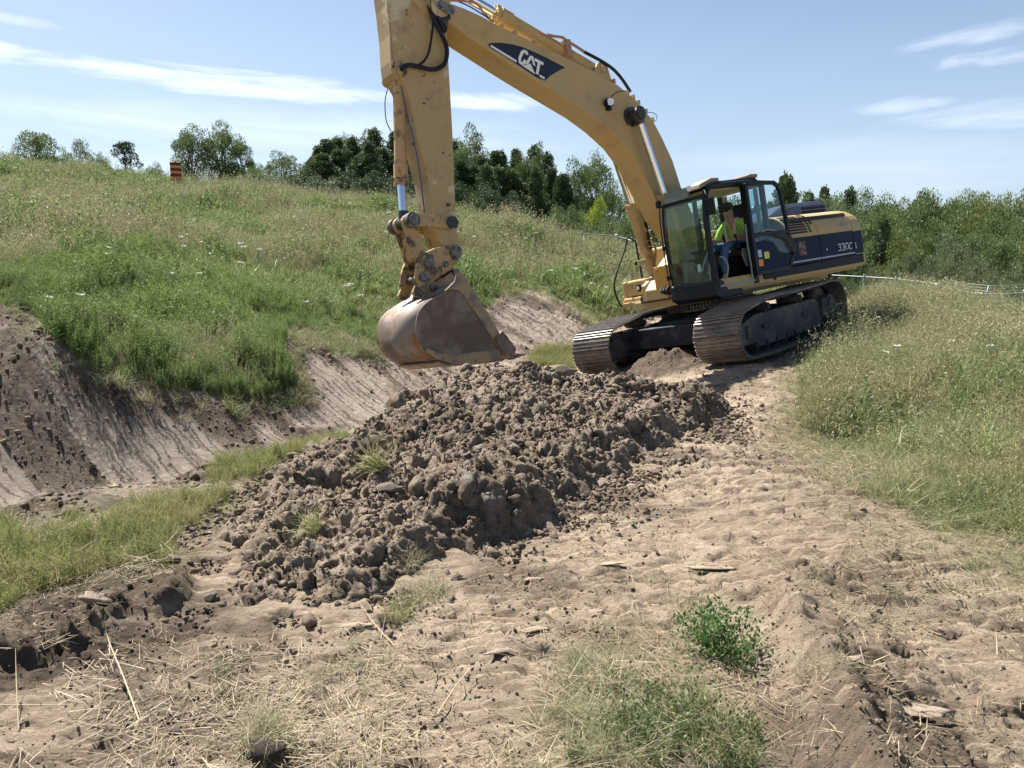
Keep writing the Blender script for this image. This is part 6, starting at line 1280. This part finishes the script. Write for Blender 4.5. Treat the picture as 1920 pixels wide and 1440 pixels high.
m = MB(); m.tube([Vector((.36, .86, 2.10)) - HIP, Vector((.392, 1, 2.10)) - HIP, Vector((.36, 1.14, 2.10)) - HIP], .026); m.build('reflective_band', ORTAPE, PR)
for sgn in (1, -1): skinned('jeans_leg', [(.20, 1 + sgn * .07, 1.96), (.30, 1 + sgn * .12, 1.97), (.55, 1 + sgn * .15, 2.0), (.81, 1 + sgn * .17, 2.0), (.90, 1 + sgn * .17, 1.78), (.915, 1 + sgn * .17, 1.5)], [(i, i + 1) for i in range(5)], [.12, .105, .096, .076, .07, .064], JEAN, PR)
for sgn in (1, -1): skinned('boot', [(.90, 1 + sgn * .17, 1.47), (.92, 1 + sgn * .17, 1.38), (1.02, 1 + sgn * .17, 1.36), (1.10, 1 + sgn * .17, 1.35)], [(0, 1), (1, 2), (2, 3)], [.06, .055, .045, .04], BOOT, PR)
m = MB(); hc = np.array((.415, 1.01, 2.70)) - np.array(HIP)
rings = [[tuple(hc + [r_ * math.cos(a) * 1.12, r_ * math.sin(a), z]) for a in np.linspace(0, 2 * math.pi, 18, endpoint=False)] for r_, z in ((.099, -.03), (.10, .0), (.092, .045), (.065, .08), (.02, .095))]; loft(rings, m)
m.prism([tuple(hc + np.array(p)) for p in [(.07, -.085, -.02), (.16, -.06, -.035), (.19, 0, -.04), (.16, .06, -.035), (.07, .085, -.02)]], (0, 0, .010)); m.build('cap', CAPM, PR)
m = MB(); q = np.array((.50, 1.015, 2.635)) - np.array(HIP)
for sgn in (1, -1): m.box(q[0], q[0] + .022, q[1] + sgn * .012, q[1] + sgn * .07, q[2] - .02, q[2] + .018); m.box(q[0] - .11, q[0] + .01, q[1] + sgn * .075, q[1] + sgn * .082, q[2] + .004, q[2] + .014)
m.build('sunglasses', SHADE, PR, bevel=.004)

# ------------------------------------------------------------------ striped marker on the hill
ORG_ = mat('orange_marker', (.72, .17, .04), .55); BLS = mat('black_marker_stripe', (.025, .02, .02), .6)
MY = 38.5; mk_t = at_y(328, 304, MY); mk_b = at_y(329, 349, MY); zb = float(base_z(np.array([mk_t[0]]), np.array([MY]))[0]); z0_, z1_ = mk_b[2] - zb, mk_t[2] - zb
MKR = bpy.data.objects.new('construction_marker', None); COL.objects.link(MKR); MKR.location = (mk_t[0], MY, zb); MKR.rotation_euler = (R(3), R(1.5), R(8))
tag(MKR, 'orange and black striped construction marker board standing on the grassy hill', 'traffic marker')
m = MB(); m.box(-.25, .25, -.03, .03, z0_, z1_); m.box(-.05, .05, -.035, .035, z1_, z1_ + .05); m.build('panel', ORG_, MKR, bevel=.015)
for k in range(4):
    m = MB(); hh_ = (z1_ - z0_) / 8.6; z = z1_ - .02 - (2 * k + 1) * hh_; m.box(-.252, .252, -.034, .034, z, z + hh_); m.build('stripe', BLS, MKR)
m = MB(); m.box(-.16, -.12, -.02, .02, -.1, z0_); m.box(.12, .16, -.02, .02, -.1, z0_); m.box(-.28, .28, -.2, .2, -.05, .06); m.build('base', ORG_, MKR)

# ------------------------------------------------------------------ wire fences
GALV = mat('galvanised_steel', (.30, .32, .33), .5, .4); WIREM = mat('wire_mesh', (.30, .31, .32), .5, .5)
def gz(x, y): return float(base_z(np.array([x]), np.array([y]))[0])
def fence(px_pts, Y, post_idx, label, hgt, barb=False, thick=()):
    P = [at_y(px, py, y) for (px, py), y in zip(px_pts, Y)]; root = bpy.data.objects.new('wire_fence', None); COL.objects.link(root); root.location = tuple(P[0]); O = P[0]; tag(root, label, 'fence')
    P = [p - O for p in P]
    m = MB(); m.tube(P, .021, n=8, sub=3); m.build('top_rail', GALV, root)
    for i in post_idx:
        p = P[i]; m = MB(); r_ = .055 if i in thick else .032; m.cyl((p[0], p[1], -hgt - .1 + p[2]), (p[0], p[1], p[2] + .06), r_, n=12); m.cyl((p[0], p[1], p[2] + .06), (p[0], p[1], p[2] + .10), r_ * 1.1, r_ * .4, n=12)
        if barb: m.cyl((p[0], p[1], p[2]), (p[0] + .16, p[1] + .2, p[2] + .26), .014, n=6)
        m.build('post', GALV, root)
        if i in thick:
            for sg in (-1, 1):
                if 0 <= i + sg < len(P): q = P[i + sg]; d = (q - p) / np.linalg.norm(q - p); m = MB(); m.cyl((p[0], p[1], p[2] - .3), tuple(p + d * 1.7 - [0, 0, 1.2]), .018, n=6); m.build('brace', GALV, root)
    m = MB()
    for i in range(len(P) - 1):
        a, b = P[i], P[i + 1]; ln = np.linalg.norm(b - a); n = int(ln / .16)
        for k in range(n):
            for sg in (1, -1):
                t0 = k / n; t1 = t0 + sg * hgt / ln; p0 = a + (b - a) * t0; t1c = min(max(t1, 0), 1); f = abs((t1c - t0) * ln / hgt); p1 = a + (b - a) * t1c - [0, 0, hgt * f]
                if f > .05: m.cyl(tuple(p0 - [0, 0, .03]), tuple(p1), .0032, n=3, cap=False)
    o = m.build('wire_mesh', WIREM, root)
    if barb:
        m = MB()
        for k in (1, 2, 3): m.tube([tuple(p + np.array([.16, .2, .26]) * k / 3) for p in P], .006, n=4, sub=2)
        m.build('barbed_wire', GALV, root)
    return root
fence([(1030, 430), (1090, 437), (1156, 443), (1200, 456), (1250, 468), (1330, 480)], [36, 36, 36, 35, 34, 32], (0, 1, 2, 3, 4, 5), 'grey wire mesh fence running along the foot of the dark wood behind the boom', 1.3, thick=(2,))
fence([(1560, 516), (1620, 519), (1680, 523), (1740, 530), (1762, 534)], [31, 30, 29, 28, 27.5], (1, 2, 3, 4), 'grey wire mesh fence from behind the machine to the thick end post', 1.4, thick=(4,))
fence([(1766, 536), (1790, 543), (1850, 551), (1920, 549), (1990, 545), (2080, 540)], [27.5, 26.5, 25, 24.5, 24.5, 25], (1, 2, 3, 4, 5), 'sagging barbed wire topped fence right of the thick end post', 1.3, barb=True)
m = MB()
for px, py in ((1790, 414), (1790, 421)):
    a = at_y(px, py, 64); b = at_y(2100, py + 14, 50); m.tube([a, (a + b) / 2 - [0, 0, .25], b], .02, n=4)
    tag(m.build('power_cable', GALV), '%s thin overhead cable crossing in front of the far wood' % ('upper' if py == 414 else 'lower'), 'cable'); m = MB()

# ------------------------------------------------------------------ single stones, clods, slabs
STONE = mat('tan_stone', (.40, .31, .23), .85, noise=[(7, (.20, .15, .11), .48, .6, 7)], bump=(22, .7, .02))
CLAY = mat('grey_clay_clod', (.17, .135, .10), .95, noise=[(6, (.26, .215, .17), .5, .65, 7)], bump=(25, .8, .02)); PALE = mat('pale_clay', (.36, .28, .19), .9, noise=[(9, (.26, .20, .14), .5, .6, 7)], bump=(25, .6, .012))
CV = clod_variants(8, 21, 2)
def surf(px, py):
    """first hit of the photo ray with the ground or the heap"""
    d = ray(px, py); lo = 1.2
    t = np.arange(1.2, 30, .02); P = EYE + d[None] * t[:, None]; z = base_z(P[:, 0], P[:, 1]); near = t < 13; hh = np.full(len(t), -1.0); hh[near] = heap_h(P[near, 0], P[near, 1]); g = z + np.maximum(hh, 0); k = np.argmax(P[:, 2] < g); return np.array([P[k, 0], P[k, 1], g[k]])
def rock(px, py, size, label, m_=STONE, k=0, name='rock', flat=1.0, cat='rock', rz=0.0, dz=.25):
    p = surf(px, py); p[2] = float(ground_z(np.array([p[0]]), np.array([p[1]]))[0]) if heap_h(np.array([p[0]]), np.array([p[1]]))[0] < 0 else p[2]
    V, F = CV[k % 8]; o = link(name, mesh_np(name, V * [1, .8, .75 * flat], F, [m_], smooth_=(k % 2 == 0))); o.location = (p[0], p[1], p[2] + size * dz * flat); o.scale = (size,) * 3; o.rotation_euler = (0, 0, rz); tag(o, label, cat); return o
rock(1128, 912, .085, 'large tan boulder at the right foot of the dirt pile', STONE, 0)
rock(182, 1172, .075, 'pale rock wedged under the torn root edge at the left', STONE, 2)
rock(725, 925, .085, 'broad dark clod beside the grass sprig halfway up the dirt pile', CLAY, 4, 'soil_clod', .7, 'clod')
rock(150, 1060, .05, 'dark clod at the border of the green ditch grass', CLAY, 3, 'soil_clod', 1, 'clod', .5)
rock(330, 1003, .04, 'small square clod above the straw between ditch grass and pile', CLAY, 5, 'soil_clod', .9, 'clod'); rock(388, 1000, .035, 'small brown clod just right of the square clod by the ditch grass', STONE, 6, 'soil_clod', .8, 'clod')
rock(548, 1105, .05, 'pale topped clod at the front foot of the dirt pile', CLAY, 1, 'soil_clod', 1, 'clod', 1); rock(392, 1130, .05, 'dark angular clod at the left front corner of the pile', CLAY, 7, 'soil_clod', 1, 'clod', 2)
rock(966, 970, .055, 'grey rounded clod at the right end of the front lobe of the pile', CLAY, 2, 'soil_clod', 1, 'clod', 2); rock(1115, 1160, .045, 'crumbling dark orange clod on the track left of the green weed', STONE, 5, 'soil_clod', .7, 'clod')
rock(1133, 945, .035, 'small grey clod just below the large tan boulder', CLAY, 6, 'soil_clod', 1, 'clod'); rock(1358, 790, .05, 'dark brown clod alone on the track right of the pile', CLAY, 3, 'soil_clod', .8, 'clod')
rock(1045, 706, .17, 'big brown clod between the bucket teeth and the far crawler track', M_HEAP, 4, 'soil_clod', .8, 'clod'); rock(1640, 1150, .035, 'small stone right of the long soil ridge', STONE, 0)
for i, (px, py, sz, lb, a) in enumerate([(1000, 1200, .05, 'pale flat slab of clay below the dirt pile', .1), (940, 1240, .045, 'rounded mud slab right below the pale flat slab', .4), (1330, 1067, .075, 'long thin mud slab on the track above the green weed', .05), (1000, 1092, .04, 'narrow mud slab at the right foot of the pile', .2),
                            (668, 1186, .04, 'dark brick shaped piece of clay lying left of the pale slab', .1), (1700, 1385, .085, 'long grey brown mud slab right of the soil ridge', -.15), (1150, 1073, .05, 'short mud slab left of the long thin slab', .1), (1590, 1330, .035, 'little mud slab leaning on the soil ridge', .6), (1220, 1130, .04, 'rounded mud slab above the green weed', .3)]):
    o = rock(px, py, sz, lb, PALE if i % 2 == 0 else STONE, i, 'mud_slab', .45, 'mud slab', a, .3); o.scale = (sz * 1.7, sz * .8, sz * .8)
# crumbs of soil over the bare ground
def crumbs():
    rg = np.random.default_rng(8); P, mk, r = sample(110000, 1.7, 15, -40, 38, -.5, 31); pt_ = fbm(P[:, 0], P[:, 1], 1.4, 3, 250) * .5 + .5
    dh = dist_poly(P[:, :2], HEAP); k = (mk['soil'] > .4) & (dh > 0) & (rg.uniform(size=len(P)) < .12 + .5 * smooth(.45, .65, pt_) + .5 * np.exp(-dh / .35) + .5 * (mk['dark'] > .5)) & (rg.uniform(size=len(P)) < .7); P = P[k]; r = r[k]
    s_ = (.0028 + rg.gamma(1.0, .0036, len(P))) * np.clip(r / 5, .8, 1.6); s_ = np.clip(s_, 0, .035); P[:, 2] += s_ * .2; V, F = scatter_mesh(clod_variants(6, 31, 0), P, s_, rg)
    o = link('soil_crumbs', mesh_np('soil_crumbs', V, F, [soil_material('soil_crumb', False), M_HEAP], smooth_=False, mi=np.repeat(rg.uniform(size=len(F) // 20) < .45, 20))); o['kind'] = 'stuff'; print('crumbs', len(P))
    P, mk, r = sample(30000, 5, 20, -40, 5, 0, 33); k = (mk['bank'] > .5) & (mk['dark'] > .25) & (rg.uniform(size=len(P)) < .6); P = P[k]; s_ = .008 + rg.gamma(1.0, .012, len(P)); s_ = np.clip(s_, 0, .07); P[:, 2] += s_ * .05
    V, F = scatter_mesh(clod_variants(6, 35, 0), P, s_, rg); o = link('bank_rubble', mesh_np('bank_rubble', V, F, [M_HEAP], smooth_=False)); o['kind'] = 'stuff'; print('rubble', len(P))
crumbs()

# ------------------------------------------------------------------ single plants
def plant_obj(name, veg, m_, px, py, label, cat, scale=1.0, rot=(0, 0, 0), lift=0.0, stems=None):
    p = surf(px, py); h = heap_h(np.array([p[0]]), np.array([p[1]]))[0]
    if h < 0: p[2] = float(ground_z(np.array([p[0]]), np.array([p[1]]))[0])
    o = link(name, veg.mesh(name, [m_])); o.location = (p[0], p[1], p[2] + lift - .01); o.scale = (scale,) * 3; o.rotation_euler = rot; tag(o, label, cat); return o
plant_obj('weed_plant', bushy(101, 1900, .09, .23, .019), G_BUSH, 1350, 1235, 'bright green bushy weed growing against the left side of the soil ridge', 'weed', 1.0)
plant_obj('grass_clump', tuft_grass(102, 420, .085, .17, .0026, .8, 1.6, .5, .3), G_GREY, 505, 1400, 'torn up clump of grass with dark roots lying in the foreground', 'grass clump', 1.0, (.2, 0, 0), .05)
rock(505, 1425, .075, 'dark clod of roots under the torn up grass clump', mat('root_clod', (.07, .05, .035), .95, bump=(30, .9, .02)), 3, 'root_clod', .9, 'clod')
plant_obj('grass_clump', tuft_grass(103, 300, .10, .20, .003, .7, 1.4, .5, .5), G_GREY, 800, 1120, 'withered grass clump at the right front foot of the dirt pile', 'grass clump')
plant_obj('grass_clump', tuft_grass(104, 200, .08, .18, .003, .6, 1.3, .5, .2), G_LUSH, 745, 1160, 'greener grass clump left of the withered clump in front of the pile', 'grass clump', .8)
plant_obj('grass_clump', tuft_grass(108, 200, .08, .18, .003, .6, 1.3, .5, .6), G_GREY, 765, 1065, 'small brown grass clump on the edge of the pile above the withered clump', 'grass clump', .8)
plant_obj('grass_sprig', tuft_grass(105, 150, .04, .32, .0038, .5, 2.6, .3, .15), G_LUSH, 715, 888, 'pulled out sprig of green grass lying down the face of the dirt pile', 'grass sprig', 1.1, (0, R(-70), R(-20)), .04)
plant_obj('grass_sprig', tuft_grass(109, 90, .05, .26, .0038, .6, 2.2, .3, .5), G_LUSH, 590, 1010, 'thin sprig of grass hanging at the left side of the dirt pile', 'grass sprig', 1.0, (0, R(-50), R(10)), .03)
plant_obj('grass_clump', tuft_grass(106, 46, .05, .55, .011, .5, 1.5, .1, .0), G_LUSH, 1850, 870, 'coarse broad bladed grass clump standing out of the verge', 'grass clump')
STALK = mat('dry_stalk', (.42, .33, .20), .7)
def stalk(pts, r_, label, lift=.02):
    P = []
    for px, py, h in pts: p = surf(px, py); P.append((p[0], p[1], p[2] + h + lift))
    O = Vector(P[0]); m = MB(); m.tube([tuple(Vector(p) - O) for p in P], [r_ * .6, r_ * .5, r_ * .2], n=6); o = m.build('dry_stalk', STALK); o.location = O; tag(o, label, 'dry stalk')
stalk([(262, 1365, 0), (235, 1310, .06), (208, 1260, .12), (205, 1250, .2)], .006, 'pale forked dry stalk standing at the torn edge on the left')
stalk([(490, 1440, .01), (470, 1440, .05), (470, 1420, .1)], .005, 'short white dry stalk in front of the torn up clump')
stalk([(740, 1222, .0), (705, 1190, .02), (672, 1155, .05)], .004, 'straight straw stem lying in front of the grass clumps')
stalk([(1490, 1400, 0), (1455, 1330, .015), (1440, 1270, .02), (1490, 1235, .01)], .004, 'curved pale root lying on the soil ridge')
stalk([(0, 1345, .02), (75, 1344, .02), (150, 1341, .02)], .003, 'thin straw lying level near the left edge')
stalk([(36, 1380, 0), (36, 1330, .08), (37, 1290, .14)], .003, 'upright dead stem near the left edge')
stalk([(820, 1350, .0), (860, 1300, .02), (905, 1260, .04)], .005, 'dark bent stick between the clump and the grass patch')
stalk([(1190, 1075, .0), (1140, 1050, .02), (1080, 1010, .03)], .003, 'long straw slanting down from the right foot of the pile')
# white umbels of wild carrot
UMB = mat('white_umbel', (.72, .72, .64), .8); STEMM = mat('flower_stem', (.12, .17, .05), .7)
def flower_meshes():
    out = []
    for s_ in range(3):
        rg = np.random.default_rng(300 + s_); st = MB(); st.tube([(0, 0, 0), (.02, .01, .35), (.03, 0, .70)], .004, n=5); n = 60; a = rg.uniform(0, 6.28, n); q = .055 * np.sqrt(rg.uniform(0, 1, n)); C = np.stack([.03 + q * np.cos(a), q * np.sin(a), .71 + .25 * q + rg.normal(0, .003, n)], 1); v = Veg(); v.leaves(C, .024, dirs(n, 1.2, rg) * [1, 1, .2], 0, rg, .9)
        me = bpy.data.meshes.new('stem'); me.from_pydata(st.v, [], st.f); me.materials.append(STEMM); out.append((me, v.mesh('flower_head', [UMB])))
    return out
FM = flower_meshes()
def flowers():
    rg = np.random.default_rng(12); spots = []
    for px, py, n, sp in [(330, 430, 4, 40), (130, 350, 9, 60), (60, 310, 8, 50), (280, 340, 5, 40), (440, 470, 4, 40), (120, 380, 8, 45), (150, 450, 4, 40), (360, 520, 3, 25), (520, 480, 3, 40), (640, 430, 6, 70), (530, 380, 4, 60), (620, 560, 5, 50), (900, 440, 6, 50), (1000, 450, 4, 60), (960, 510, 4, 60), (390, 450, 4, 30), (700, 390, 4, 40), (60, 560, 3, 30), (1150, 540, 3, 30), (250, 405, 4, 20), (1060, 500, 4, 40)]:
        for k in range((2 * n + 2) // 3): spots.append((px + rg.normal(0, sp), py + rg.normal(0, sp * .3), 0))
    for px, py, n, sp in [(1600, 590, 7, 40), (1700, 660, 2, 40), (1640, 570, 5, 40), (1820, 640, 2, 40)]:
        for k in range(n): spots.append((px + rg.normal(0, sp), py + rg.normal(0, sp * .3), 1))
    for px, py, side_ in spots:
        if side_ == 0 and (py < 300 + px * .09): py = 300 + px * .09 + 12
        d = ray(px, py); t = np.arange(7, 46, .1); P = EYE + d[None] * t[:, None]; g = base_z(P[:, 0], P[:, 1]) + (.6 if side_ == 0 else .40); hit = np.where(P[:, 2] < g)[0]
        if not len(hit): continue
        p = P[hit[0]]; s_ = (rg.uniform(.55, .9) * (1 + .015 * t[hit[0]])) if side_ == 0 else rg.uniform(.5, .65); r_ = bpy.data.objects.new('wildflower', None); COL.objects.link(r_); r_.location = (p[0], p[1], p[2] - .70 * s_); r_.scale = (s_,) * 3; r_.rotation_euler = (rg.normal(0, .12), rg.normal(0, .12), rg.uniform(0, 6))
        tag(r_, 'white umbel wildflower above the grass of the hill' if side_ == 0 else 'white umbel wildflower on the grass bank right of the machine', 'wildflower', 'white umbel flowers on the hill' if side_ == 0 else 'white umbel flowers on the right bank'); k = rg.integers(3); link('stem', FM[k][0], r_); link('flower_head', FM[k][1], r_)
flowers()
